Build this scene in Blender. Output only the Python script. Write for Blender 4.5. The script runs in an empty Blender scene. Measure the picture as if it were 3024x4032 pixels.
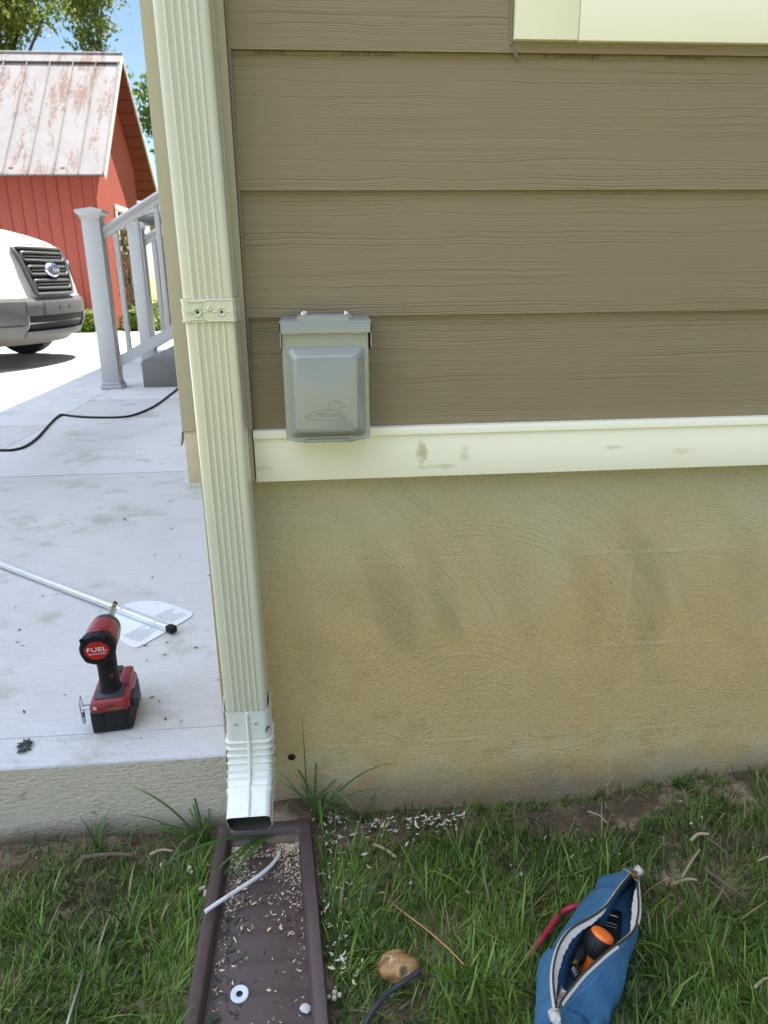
import bpy, bmesh, math, random
import numpy as np
from mathutils import Vector, Matrix, noise as mnoise
random.seed(7); RNG = np.random.default_rng(7)
R = math.radians
SC = bpy.context.scene
COL = SC.collection

# ------------------------------------------------------------------ camera, sky, sun, exposure
CAM_POS = Vector((0.1122, -1.1702, 0.0651)); YAW, PIT, ROL = -0.0840, -0.3215, -0.0110; FPX = 2845.17
cy, sy = math.cos(YAW), math.sin(YAW)
_f = Vector((-sy * math.cos(PIT), cy * math.cos(PIT), math.sin(PIT)))
_r0 = Vector((cy, sy, 0)); _u0 = _r0.cross(_f)
_r = math.cos(ROL) * _r0 + math.sin(ROL) * _u0; _u = -math.sin(ROL) * _r0 + math.cos(ROL) * _u0
cd = bpy.data.cameras.new("camera"); cam = bpy.data.objects.new("camera", cd); COL.objects.link(cam)
m = Matrix((_r, _u, -_f)).transposed().to_4x4(); m.translation = CAM_POS; cam.matrix_world = m
cd.sensor_fit = 'AUTO'; cd.sensor_width = 36.0; cd.lens = FPX / 4032 * 36.0
cd.clip_start = 0.02; cd.clip_end = 1000
cd.dof.use_dof = True; cd.dof.focus_distance = 1.25; cd.dof.aperture_fstop = 10.0
SC.camera = cam

SUN = Vector((0.25, 0.31, 0.914)).normalized()
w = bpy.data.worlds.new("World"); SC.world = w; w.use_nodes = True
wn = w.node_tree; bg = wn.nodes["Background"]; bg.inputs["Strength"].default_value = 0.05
sky = wn.nodes.new("ShaderNodeTexSky"); sky.sky_type = 'NISHITA'; sky.sun_disc = False
sky.sun_elevation = math.asin(SUN.z); sky.sun_rotation = math.atan2(SUN.x, SUN.y)
sky.air_density = 1.0; sky.dust_density = 0.0; sky.ozone_density = 1.5
# added cloud, broken and bright, unseen overhead and behind the camera, lifts the shade; clear blue ahead over the barn
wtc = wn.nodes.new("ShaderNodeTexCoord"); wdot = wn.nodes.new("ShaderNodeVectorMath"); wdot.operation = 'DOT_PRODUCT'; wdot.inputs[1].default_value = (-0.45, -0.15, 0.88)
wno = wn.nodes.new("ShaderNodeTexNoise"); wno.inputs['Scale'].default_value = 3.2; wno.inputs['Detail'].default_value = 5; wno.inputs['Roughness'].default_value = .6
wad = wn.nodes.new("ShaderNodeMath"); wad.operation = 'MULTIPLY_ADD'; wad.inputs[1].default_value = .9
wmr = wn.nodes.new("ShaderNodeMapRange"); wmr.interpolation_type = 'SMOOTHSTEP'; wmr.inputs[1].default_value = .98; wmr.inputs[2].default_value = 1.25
wmx = wn.nodes.new("ShaderNodeMix"); wmx.data_type = 'RGBA'; FILL_CLOUD = (11.0, 12.5, 16.0, 1); wmx.inputs[7].default_value = FILL_CLOUD
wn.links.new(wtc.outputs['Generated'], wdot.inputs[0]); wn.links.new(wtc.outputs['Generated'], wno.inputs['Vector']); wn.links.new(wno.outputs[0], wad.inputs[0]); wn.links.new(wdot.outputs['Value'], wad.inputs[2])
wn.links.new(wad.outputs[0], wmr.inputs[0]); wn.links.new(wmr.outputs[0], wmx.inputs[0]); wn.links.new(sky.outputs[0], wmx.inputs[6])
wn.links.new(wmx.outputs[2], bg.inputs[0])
sl = bpy.data.lights.new("sun", 'SUN'); sl.energy = 4.7; sl.angle = R(0.5); sl.color = (1.0, 0.955, 0.88)
so = bpy.data.objects.new("sun", sl); COL.objects.link(so); so.rotation_euler = SUN.to_track_quat('Z', 'Y').to_euler(); so.location = (5, 5, 12)
SC.view_settings.view_transform = 'Standard'; SC.view_settings.look = 'None'
SC.view_settings.exposure = 1.88; SC.view_settings.gamma = 1.0

def px(u, v, ax, val):
    """photo pixel (3024x4032) -> point on the world plane axis=val"""
    d = _f + (u - 1512) / FPX * _r - (v - 2016) / FPX * _u
    t = (val - CAM_POS[ax]) / d[ax]
    return CAM_POS + t * d

# ------------------------------------------------------------------ mesh builder
class MB:
    def __init__(s): s.v = []; s.f = []; s.mi = []; s.cur = 0
    def add(s, vs, fs, mi=None):
        o = len(s.v); s.v += [tuple(p) for p in vs]
        for f in fs: s.f.append(tuple(i + o for i in f)); s.mi.append(s.cur if mi is None else mi)
    def box(s, x0, x1, y0, y1, z0, z1, r=0, seg=2, M=None, mi=None):
        if r <= 0:
            vs = [(x, y, z) for z in (z0, z1) for y in (y0, y1) for x in (x0, x1)]
            fs = [(0, 2, 3, 1), (4, 5, 7, 6), (0, 1, 5, 4), (2, 6, 7, 3), (0, 4, 6, 2), (1, 3, 7, 5)]
        else:
            bm = bmesh.new(); bmesh.ops.create_cube(bm, size=1)
            for q in bm.verts: q.co = Vector(((x0 + x1) / 2 + q.co.x * (x1 - x0), (y0 + y1) / 2 + q.co.y * (y1 - y0), (z0 + z1) / 2 + q.co.z * (z1 - z0)))
            bmesh.ops.bevel(bm, geom=bm.edges[:], offset=r, segments=seg, affect='EDGES', profile=0.5)
            bm.verts.index_update(); vs = [q.co[:] for q in bm.verts]; fs = [[q.index for q in f.verts] for f in bm.faces]; bm.free()
        if M is not None: vs = [M @ Vector(p) for p in vs]
        s.add(vs, fs, mi); return s
    def loft(s, loops, closed=True, cap0=False, cap1=False, mi=None):
        n = len(loops[0]); vs = [p for l in loops for p in l]; fs = []
        for i in range(len(loops) - 1):
            for j in range(n if closed else n - 1):
                a = i * n + j; b = i * n + (j + 1) % n
                fs.append((a, b, b + n, a + n))
        if cap0: fs.append(tuple(range(n))[::-1])
        if cap1: fs.append(tuple(range((len(loops) - 1) * n, len(loops) * n)))
        s.add(vs, fs, mi); return s
    def tube(s, pts, r, n=8, cap=True, mi=None):
        pts = [Vector(p) for p in pts]; rs = r if isinstance(r, (list, tuple)) else [r] * len(pts)
        t0 = (pts[1] - pts[0]).normalized(); up = Vector((0, 0, 1)) if abs(t0.z) < .9 else Vector((1, 0, 0))
        nx = t0.cross(up).normalized(); loops = []
        for i, p in enumerate(pts):
            t = (pts[min(i + 1, len(pts) - 1)] - pts[max(i - 1, 0)]).normalized()
            nx = (nx - t * nx.dot(t)).normalized(); ny = t.cross(nx)
            loops.append([p + rs[i] * (math.cos(a) * nx + math.sin(a) * ny) for a in [2 * math.pi * k / n for k in range(n)]])
        return s.loft(loops, True, cap, cap, mi)
    def lathe(s, prof, o=(0, 0, 0), ax=(0, 0, 1), n=24, mi=None, cap=True):
        o = Vector(o); ax = Vector(ax).normalized(); up = Vector((0, 0, 1)) if abs(ax.z) < .9 else Vector((1, 0, 0))
        a = ax.cross(up).normalized(); b = ax.cross(a)
        loops = [[o + ax * h + max(r, 1e-5) * (math.cos(t) * a + math.sin(t) * b) for t in [2 * math.pi * k / n for k in range(n)]] for r, h in prof]
        return s.loft(loops, True, cap, cap, mi)
    def prism(s, poly, ax, a, b, mi=None):
        """poly: 2D points in the other two axes (in order), extruded along axis ax from a to b"""
        def mk(p, t):
            l = list(p); l.insert(ax, t); return tuple(l)
        return s.loft([[mk(p, a) for p in poly], [mk(p, b) for p in poly]], True, True, True, mi)
    def xf(s, M): s.v = [tuple(M @ Vector(p)) for p in s.v]; return s
    def build(s, name, mats, parent=None, world=True, smooth=35, recalc=True):
        me = bpy.data.meshes.new(name)
        off = Vector(parent['_base']) if (parent is not None and world) else Vector((0, 0, 0))
        me.from_pydata([tuple(Vector(p) - off) for p in s.v], [], s.f); me.update()
        if not isinstance(mats, (list, tuple)): mats = [mats]
        for q in mats: me.materials.append(q)
        if any(s.mi): me.polygons.foreach_set('material_index', s.mi)
        if recalc:
            bm = bmesh.new(); bm.from_mesh(me); bmesh.ops.recalc_face_normals(bm, faces=bm.faces[:]); bm.to_mesh(me); bm.free()
        if smooth: me.polygons.foreach_set('use_smooth', [True] * len(me.polygons)); me.set_sharp_from_angle(angle=R(smooth))
        o = bpy.data.objects.new(name, me); COL.objects.link(o)
        if parent is not None: o.parent = parent
        return o

def tag(o, label, cat, group=None):
    o['label'] = label; o['category'] = cat
    if group: o['group'] = group
    return o
def thing(name, label, cat, loc=(0, 0, 0), rotz=0, group=None):
    o = bpy.data.objects.new(name, None); COL.objects.link(o); o.location = loc; o.rotation_euler = (0, 0, rotz)
    o.empty_display_size = .05; o['_base'] = tuple(loc); return tag(o, label, cat, group)
def kind(o, k): o['kind'] = k; return o
def dup(root, loc, label, rotz=None):
    r = root.copy(); COL.objects.link(r); r.location = loc; r['label'] = label
    if rotz is not None: r.rotation_euler = (0, 0, rotz)
    for ch in list(root.children):
        c = ch.copy(); COL.objects.link(c); c.parent = r
        for g in list(ch.children):
            d = g.copy(); COL.objects.link(d); d.parent = c
    return r
def text_geo(body, size, depth=0.0, spacing=1.0, shear=0.0):
    cu = bpy.data.curves.new("lettering", 'FONT'); cu.body = body; cu.size = size; cu.extrude = depth; cu.align_x = 'CENTER'; cu.align_y = 'CENTER'
    cu.space_character = spacing; cu.shear = shear; cu.resolution_u = 3
    ob = bpy.data.objects.new("lettering", cu); COL.objects.link(ob)
    dg = bpy.context.evaluated_depsgraph_get(); me = bpy.data.meshes.new_from_object(ob.evaluated_get(dg))
    vs = [q.co.copy() for q in me.vertices]; fs = [tuple(p.vertices) for p in me.polygons]
    bpy.data.objects.remove(ob); bpy.data.curves.remove(cu); bpy.data.meshes.remove(me)
    return vs, fs
def add_text(mb, body, size, origin, xa, ya, depth=0.0, spacing=1.0, shear=0.0, sx=1.0, mi=None):
    vs, fs = text_geo(body, size, depth, spacing, shear); xa = Vector(xa).normalized(); ya = Vector(ya).normalized(); za = xa.cross(ya); o = Vector(origin)
    mb.add([o + xa * q.x * sx + ya * q.y + za * q.z for q in vs], fs, mi)
def catmull(pts, n=8):
    P = [Vector(p) for p in pts]; out = []
    for i in range(len(P) - 1):
        a = P[max(i - 1, 0)]; b = P[i]; c = P[i + 1]; d = P[min(i + 2, len(P) - 1)]
        for k in range(n):
            t = k / n
            out.append(.5 * ((2 * b) + (c - a) * t + (2 * a - 5 * b + 4 * c - d) * t * t + (3 * b - a - 3 * c + d) * t ** 3))
    out.append(P[-1]); return out
def resample(pts, n):
    P = [Vector(p) for p in pts]; L = [0]
    for a, b in zip(P, P[1:]): L.append(L[-1] + (b - a).length)
    out = []
    for k in range(n):
        s = L[-1] * k / (n - 1); i = 0
        while i < len(P) - 2 and L[i + 1] < s: i += 1
        out.append(P[i].lerp(P[i + 1], (s - L[i]) / max(L[i + 1] - L[i], 1e-9)))
    return out
def big_mesh(name, V, F, mats, colors=None, smooth=False, parent=None):
    """numpy mesh: V (n,3), F (m,k) quads or triangles"""
    me = bpy.data.meshes.new(name); k = F.shape[1]
    me.vertices.add(len(V)); me.vertices.foreach_set('co', V.astype(np.float32).ravel())
    me.loops.add(F.size); me.loops.foreach_set('vertex_index', F.astype(np.int32).ravel())
    me.polygons.add(len(F)); me.polygons.foreach_set('loop_start', np.arange(0, F.size, k, dtype=np.int32))
    if smooth: me.polygons.foreach_set('use_smooth', np.ones(len(F), bool))
    me.update(calc_edges=True)
    if colors is not None:
        at = me.color_attributes.new('Col', 'FLOAT_COLOR', 'POINT'); at.data.foreach_set('color', np.c_[colors, np.ones(len(V))].astype(np.float32).ravel())
    for q in (mats if isinstance(mats, (list, tuple)) else [mats]): me.materials.append(q)
    o = bpy.data.objects.new(name, me); COL.objects.link(o)
    if parent is not None: o.parent = parent
    return o

# ------------------------------------------------------------------ materials
class NT:
    def __init__(s, name):
        s.m = bpy.data.materials.new(name); s.m.use_nodes = True; s.t = s.m.node_tree; s.b = s.t.nodes["Principled BSDF"]; s.tc = None
    def n(s, ty, **k):
        q = s.t.nodes.new("ShaderNode" + ty)
        for a, b in k.items():
            if a.startswith('i_'):
                key = a[2:]; key = int(key) if key.isdigit() else key.replace('_', ' ')
                if hasattr(b, 'links') or isinstance(b, bpy.types.NodeSocket): s.t.links.new(b, q.inputs[key])
                else: q.inputs[key].default_value = b
            else: setattr(q, a, b)
        return q
    def co(s, scale=None):
        if s.tc is None: s.tc = s.n('TexCoord')
        o = s.tc.outputs['Object']
        if scale is None: return o
        return s.n('Mapping', i_Vector=o, i_Scale=scale).outputs[0]
    def noise(s, scale, detail=3, rough=.55, vec=None, out='Fac'):
        return s.n('TexNoise', i_Vector=vec if vec is not None else s.co(), i_Scale=scale, i_Detail=detail, i_Roughness=rough).outputs[out]
    def ramp(s, fac, stops, interp='LINEAR'):
        q = s.n('ValToRGB', i_Fac=fac); q.color_ramp.interpolation = interp; e = q.color_ramp.elements
        while len(e) < len(stops): e.new(0.5)
        for i, (p, c) in enumerate(stops): e[i].position = p; e[i].color = (*c, 1) if len(c) == 3 else c
        return q.outputs[0]
    def mathn(s, op, a, b=None, c=None, clamp=False):
        q = s.n('Math', operation=op, use_clamp=clamp)
        for i, x in enumerate((a, b, c)):
            if x is None: continue
            if isinstance(x, bpy.types.NodeSocket): s.t.links.new(x, q.inputs[i])
            else: q.inputs[i].default_value = x
        return q.outputs[0]
    def mix(s, fac, a, b, blend='MIX'):
        q = s.n('Mix', data_type='RGBA', blend_type=blend)
        for i, x in ((0, fac), (6, a), (7, b)):
            if isinstance(x, bpy.types.NodeSocket): s.t.links.new(x, q.inputs[i])
            elif i == 0: q.inputs[0].default_value = x
            else: q.inputs[i].default_value = (*x, 1)
        return q.outputs[2]
    def bump(s, h, dist=.002, strength=1.0, prev=None):
        q = s.n('Bump', i_Height=h, i_Distance=dist, i_Strength=strength)
        if prev is not None: s.t.links.new(prev, q.inputs['Normal'])
        return q.outputs[0]
    def fin(s, color=None, rough=.5, metal=0, normal=None, spec=.5, **k):
        for key, x in (('Base Color', color), ('Roughness', rough), ('Metallic', metal), ('Normal', normal), ('Specular IOR Level', spec)):
            if x is None: continue
            if isinstance(x, bpy.types.NodeSocket): s.t.links.new(x, s.b.inputs[key])
            elif key == 'Base Color': s.b.inputs[key].default_value = (*x, 1)
            else: s.b.inputs[key].default_value = x
        for key, x in k.items(): s.b.inputs[key.replace('_', ' ')].default_value = x
        return s.m
def plain(name, c, rough=.5, metal=0, var=.12, scale=30, bump=0, spec=.5, **k):
    """paint/plastic/metal with gentle mottling, roughness variation and optional fine bump"""
    t = NT(name); f = t.noise(scale, 4, .6); g = t.noise(scale * .22, 2)
    d = tuple(x * (1 - var) for x in c); l = tuple(min(1, x * (1 + var * .6)) for x in c)
    col = t.mix(t.mathn('MULTIPLY_ADD', f, .6, t.mathn('MULTIPLY', g, .4)), d, l)
    rr = t.mathn('MULTIPLY_ADD', f, .16, rough - .08)
    nm = t.bump(t.noise(scale * 8, 3), .0006, bump) if bump else None
    return t.fin(col, rr, metal, nm, spec, **k)

def m_siding():
    t = NT('taupe_fibre_cement'); sp = t.n('SeparateXYZ', i_Vector=t.co()); z = sp.outputs[2]; x = sp.outputs[0]
    warp = t.noise(1.0, 2, .5, t.co((5, 5, 26)))
    warp2 = t.noise(1.0, 2, .5, t.co((22, 5, 40)))
    zz = t.mathn('ADD', t.mathn('MULTIPLY_ADD', warp, .016, z), t.mathn('MULTIPLY', warp2, .0035))
    vec = t.n('CombineXYZ', i_X=t.mathn('MULTIPLY', x, .7), i_Y=0.0, i_Z=t.mathn('MULTIPLY', zz, 255.0)).outputs[0]
    g1 = t.noise(1.0, 1.5, .5, vec)
    ridge = t.ramp(g1, [(.36, (0, 0, 0)), (.46, (.8,) * 3), (.56, (1,) * 3), (.63, (.55,) * 3), (.72, (.5,) * 3)])
    mask = t.ramp(t.noise(1.0, 2, .5, t.co((2.5, 5, 9))), [(.34, (.22,) * 3), (.62, (1,) * 3)])
    h = t.mathn('MULTIPLY', ridge, mask)
    fine = t.noise(420, 2, .6)
    nm = t.bump(h, .0011, .8); nm = t.bump(fine, .0004, .6, nm)
    c = t.mix(t.noise(2.2, 3), (.215, .162, .090), (.262, .200, .116))
    c = t.mix(t.mathn('MULTIPLY', h, .25), c, (.29, .22, .13))
    return t.fin(c, t.mathn('MULTIPLY_ADD', fine, .12, .42), 0, nm, .4)
def m_trim():
    t = NT('white_pvc_trim'); f = t.noise(9, 4); s = t.ramp(t.noise(14, 5, .7), [(.66, (0,) * 3), (.78, (1,) * 3)])
    c = t.mix(f, (.87, .82, .64), (.90, .86, .69)); c = t.mix(t.mathn('MULTIPLY', s, .10), c, (.42, .37, .24)); q = t.n('SeparateXYZ', i_Vector=t.co()); sm = t.noise(42, 6, .75)
    for ex_, ez_, ra, rb, k_ in ((.272, .745, .012, .026, .75), (.345, .742, .012, .020, .45), (.30, .722, .045, .006, .4), (.60, .745, .02, .005, .5), (.72, .735, .03, .008, .35), (.015, .73, .02, .01, .3)):     # hand smudges on the skirt
        dx = t.mathn('DIVIDE', t.mathn('SUBTRACT', q.outputs[0], ex_), ra); dz = t.mathn('DIVIDE', t.mathn('SUBTRACT', q.outputs[2], ez_), rb)
        e_ = t.mathn('MULTIPLY_ADD', sm, 3.2, t.mathn('ADD', t.mathn('MULTIPLY', dx, dx), t.mathn('MULTIPLY', dz, dz)))
        c = t.mix(t.n('MapRange', i_Value=e_, i_1=1.45, i_2=2.3, i_3=k_, i_4=0.0).outputs[0], c, (.44, .38, .20))
    nm = t.bump(t.noise(300, 2), .0002, .4)
    return t.fin(c, .42, 0, nm, .45)
def m_foundation():
    t = NT('parged_foundation'); sp = t.n('SeparateXYZ', i_Vector=t.co()); z = sp.outputs[2]; x = sp.outputs[0]   # object coords = world here
    grain = t.noise(300, 4, .7); lump = t.n('TexVoronoi', i_Vector=t.co(), i_Scale=150, feature='SMOOTH_F1').outputs[0]
    coarse = t.ramp(t.noise(190, 3, .6), [(.45, (0,) * 3), (.75, (1,) * 3)])
    # the lower coat is coarser than the upper
    low = t.ramp(t.mathn('MULTIPLY_ADD', t.noise(3, 2), .25, z), [(.0, (1,) * 3), (1.0, (0,) * 3)])
    lowm = t.n('MapRange', i_Value=t.mathn('MULTIPLY_ADD', t.noise(4, 2), .2, z), i_1=-.30, i_2=-.62, i_3=.35, i_4=1.0).outputs[0]
    gv = t.n('TexVoronoi', i_Vector=t.co(), i_Scale=165.0, i_Randomness=1.0); gsel = t.n('SeparateColor', i_Color=gv.outputs['Color']).outputs[0]
    gran = t.mathn('MULTIPLY', t.ramp(gv.outputs['Distance'], [(.12, (1,) * 3), (.50, (0,) * 3)]), t.ramp(gsel, [(.52, (0,) * 3), (.62, (1,) * 3)]))
    gran = t.mathn('MULTIPLY', gran, lowm)
    h = t.mathn('ADD', t.mathn('MULTIPLY', gran, .42), t.mathn('MULTIPLY', grain, .85))
    nm = t.bump(h, .0040, 1.0)
    sweep = None
    # trowel sweeps: thin arcs
    for cx, cz, a in ((.02, -.86, .55), (.36, -.88, .5), (.78, -.8, .4)):
        dx = t.mathn('SUBTRACT', x, cx); dz = t.mathn('SUBTRACT', z, cz)
        rr = t.mathn('SQRT', t.mathn('ADD', t.mathn('MULTIPLY', dx, dx), t.mathn('MULTIPLY', t.mathn('MULTIPLY', dz, dz), .6)))
        wv = t.noise(1.0, 2, .7, t.n('CombineXYZ', i_X=t.mathn('MULTIPLY', rr, 210), i_Y=cx * 9, i_Z=0.0).outputs[0])
        msk = t.ramp(t.noise(1.0, 2, .5, t.n('CombineXYZ', i_X=t.mathn('MULTIPLY', x, 5), i_Y=cz * 31 + cx * 17, i_Z=t.mathn('MULTIPLY', z, 4)).outputs[0]), [(.45, (0,) * 3), (.62, (1,) * 3)])
        msk = t.mathn('MULTIPLY', msk, t.n('MapRange', i_Value=dz, i_1=.1, i_2=.3, i_3=0.0, i_4=1.0).outputs[0])
        ln = t.ramp(t.noise(1.0, 1, .5, t.n('CombineXYZ', i_X=t.mathn('MULTIPLY', rr, 75), i_Y=cx * 5 + 7.0, i_Z=t.mathn('MULTIPLY', z, 1.5)).outputs[0]), [(.575, (0,) * 3), (.60, (1,) * 3), (.625, (0,) * 3)])
        nm = t.bump(t.mathn('ADD', t.mathn('MULTIPLY', wv, msk), t.mathn('MULTIPLY', t.mathn('MULTIPLY', ln, t.n('MapRange', i_Value=dx, i_1=.10, i_2=.24, i_3=0.0, i_4=1.0).outputs[0]), t.mathn('MULTIPLY', t.n('MapRange', i_Value=dz, i_1=.12, i_2=.30, i_3=0.0, i_4=.30).outputs[0], t.n('MapRange', i_Value=rr, i_1=.50, i_2=.60, i_3=1.0, i_4=0.0).outputs[0]))), .0036, a * 1.4, nm)
        sw = t.ramp(t.noise(1.0, 2, .5, t.n('CombineXYZ', i_X=t.mathn('MULTIPLY', rr, 15), i_Y=cx * 13 + 2.0, i_Z=t.mathn('MULTIPLY', z, 1.2)).outputs[0]), [(.50, (0,) * 3), (.66, (1,) * 3)])
        sw = t.mathn('MULTIPLY', sw, t.n('MapRange', i_Value=t.mathn('ABSOLUTE', t.mathn('SUBTRACT', dx, .30)), i_1=.10, i_2=.34, i_3=1.0, i_4=0.0).outputs[0])
        sweep = sw if sweep is None else t.mathn('MAXIMUM', sweep, sw)
    # faint block coursing telegraphing through the coat
    bk = t.n('TexBrick', i_Vector=t.n('CombineXYZ', i_X=t.mathn('SUBTRACT', x, .096), i_Y=t.mathn('ADD', z, .995), i_Z=0.0).outputs[0], i_Color1=(0, 0, 0, 1), i_Color2=(0, 0, 0, 1), i_Mortar=(1, 1, 1, 1), i_Scale=1.0, i_Mortar_Size=.006, i_Mortar_Smooth=.6, i_Brick_Width=.38, i_Row_Height=.19)
    mort = t.mathn('MULTIPLY', t.n('SeparateColor', i_Color=bk.outputs[0]).outputs[0], t.ramp(t.noise(5, 3), [(.44, (0,) * 3), (.64, (1,) * 3)]))
    nm = t.bump(mort, .0014, .6, nm)
    # colour: grey-olive coat, ochre mud stain in blotches lower down, pale lime line and dirt at the base
    base = t.mix(t.noise(7, 4, .6), (.53, .45, .27), (.63, .545, .345))
    st = t.mathn('MULTIPLY', t.ramp(t.noise(1.0, 4, .6, t.co((3.2, 1, 3.6))), [(.36, (0,) * 3), (.62, (1,) * 3)]), t.n('MapRange', i_Value=t.mathn('MULTIPLY_ADD', t.noise(2.5, 2), .3, z), i_1=-.24, i_2=-.50, i_3=0.0, i_4=1.0).outputs[0])
    st = t.mathn('MAXIMUM', t.mathn('MULTIPLY', st, .9), t.n('MapRange', i_Value=t.mathn('MULTIPLY_ADD', t.noise(3.5, 4, .6), .34, z), i_1=-.16, i_2=-.40, i_3=0.0, i_4=.84).outputs[0])
    for ex_, ez_, rx_, rz_ in ((.93, -.52, .16, .15), (.60, -.50, .10, .10), (.17, -.64, .10, .13), (.50, -.72, .16, .07), (1.25, -.5, .2, .14)):      # mud splashed up the wall
        dx = t.mathn('DIVIDE', t.mathn('SUBTRACT', x, ex_), rx_); dz = t.mathn('DIVIDE', t.mathn('SUBTRACT', z, ez_), rz_)
        e_ = t.mathn('MULTIPLY_ADD', t.noise(8, 5, .7), 1.6, t.mathn('ADD', t.mathn('MULTIPLY', dx, dx), t.mathn('MULTIPLY', dz, dz)))
        st = t.mathn('MAXIMUM', st, t.n('MapRange', i_Value=e_, i_1=.5, i_2=1.9, i_3=.9, i_4=0.0).outputs[0])
    base = t.mix(t.mathn('MULTIPLY', st, .72), base, (.66, .425, .125))
    base = t.mix(t.mathn('MULTIPLY', t.mathn('MULTIPLY', t.mathn('MULTIPLY', sweep, .22), t.n('MapRange', i_Value=z, i_1=-.39, i_2=-.47, i_3=0.0, i_4=1.0).outputs[0]), t.n('MapRange', i_Value=z, i_1=-.74, i_2=-.60, i_3=0.0, i_4=1.0).outputs[0]), base, (.25, .21, .10))
    for ex_, ez_, rx_, rz_, k_ in ((.225, -.500, .036, .13, .34), (.318, -.478, .026, .10, .30), (.590, -.505, .024, .10, .20), (.705, -.492, .032, .115, .36), (.46, -.48, .03, .10, .14), (.90, -.47, .035, .10, .18), (.06, -.60, .03, .12, .22)):   # dragged float marks
        zz_ = t.mathn('SUBTRACT', z, ez_); bend = t.mathn('MULTIPLY', t.mathn('MULTIPLY', t.mathn('SUBTRACT', z, -.62), t.mathn('SUBTRACT', z, -.62)), 1.1)
        dx = t.mathn('DIVIDE', t.mathn('SUBTRACT', t.mathn('ADD', x, bend), ex_ + .016), rx_); dz = t.mathn('DIVIDE', zz_, rz_)
        e_ = t.mathn('MULTIPLY_ADD', t.noise(20, 6, .8), 2.4, t.mathn('ADD', t.mathn('MULTIPLY', dx, dx), t.mathn('MULTIPLY', dz, dz)))
        base = t.mix(t.n('MapRange', i_Value=e_, i_1=.9, i_2=2.9, i_3=k_, i_4=0.0).outputs[0], base, (.27, .225, .115))
    org = t.ramp(t.noise(1.0, 3, .6, t.co((6, 1, 4))), [(.56, (0,) * 3), (.74, (1,) * 3)])
    base = t.mix(t.mathn('MULTIPLY', t.mathn('MULTIPLY', org, st), .5), base, (.58, .34, .12))
    lime = t.mathn('MULTIPLY', t.ramp(t.noise(6, 4, .65), [(.42, (0,) * 3), (.66, (1,) * 3)]), t.n('MapRange', i_Value=t.mathn('MULTIPLY_ADD', t.noise(5, 3), .09, z), i_1=-.74, i_2=-.82, i_3=0.0, i_4=1.0).outputs[0])
    base = t.mix(t.mathn('MULTIPLY', lime, .75), base, (.64, .56, .38))
    dirt = t.n('MapRange', i_Value=t.mathn('MULTIPLY_ADD', t.noise(9, 4, .7), .09, z), i_1=-.80, i_2=-.89, i_3=0.0, i_4=1.0).outputs[0]
    base = t.mix(t.mathn('MULTIPLY', t.ramp(t.noise(1.0, 6, .75, t.co((9, 1, 14))), [(.52, (0,) * 3), (.66, (1,) * 3)]), t.n('MapRange', i_Value=z, i_1=-.60, i_2=-.78, i_3=0.0, i_4=.42).outputs[0]), base, (.34, .215, .10))
    base = t.mix(t.mathn('MULTIPLY', dirt, .7), base, (.19, .14, .085))
    base = t.mix(t.ramp(t.noise(300, 2, .7), [(.3, (.28,) * 3), (.5, (0,) * 3)]), base, (.30, .26, .14))
    base = t.mix(t.mathn('MULTIPLY', gran, .30), base, (.80, .68, .40)); base = t.mix(t.mathn('MULTIPLY', mort, .16), base, (.74, .66, .46))
    return t.fin(base, .85, 0, nm, .25)
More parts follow.
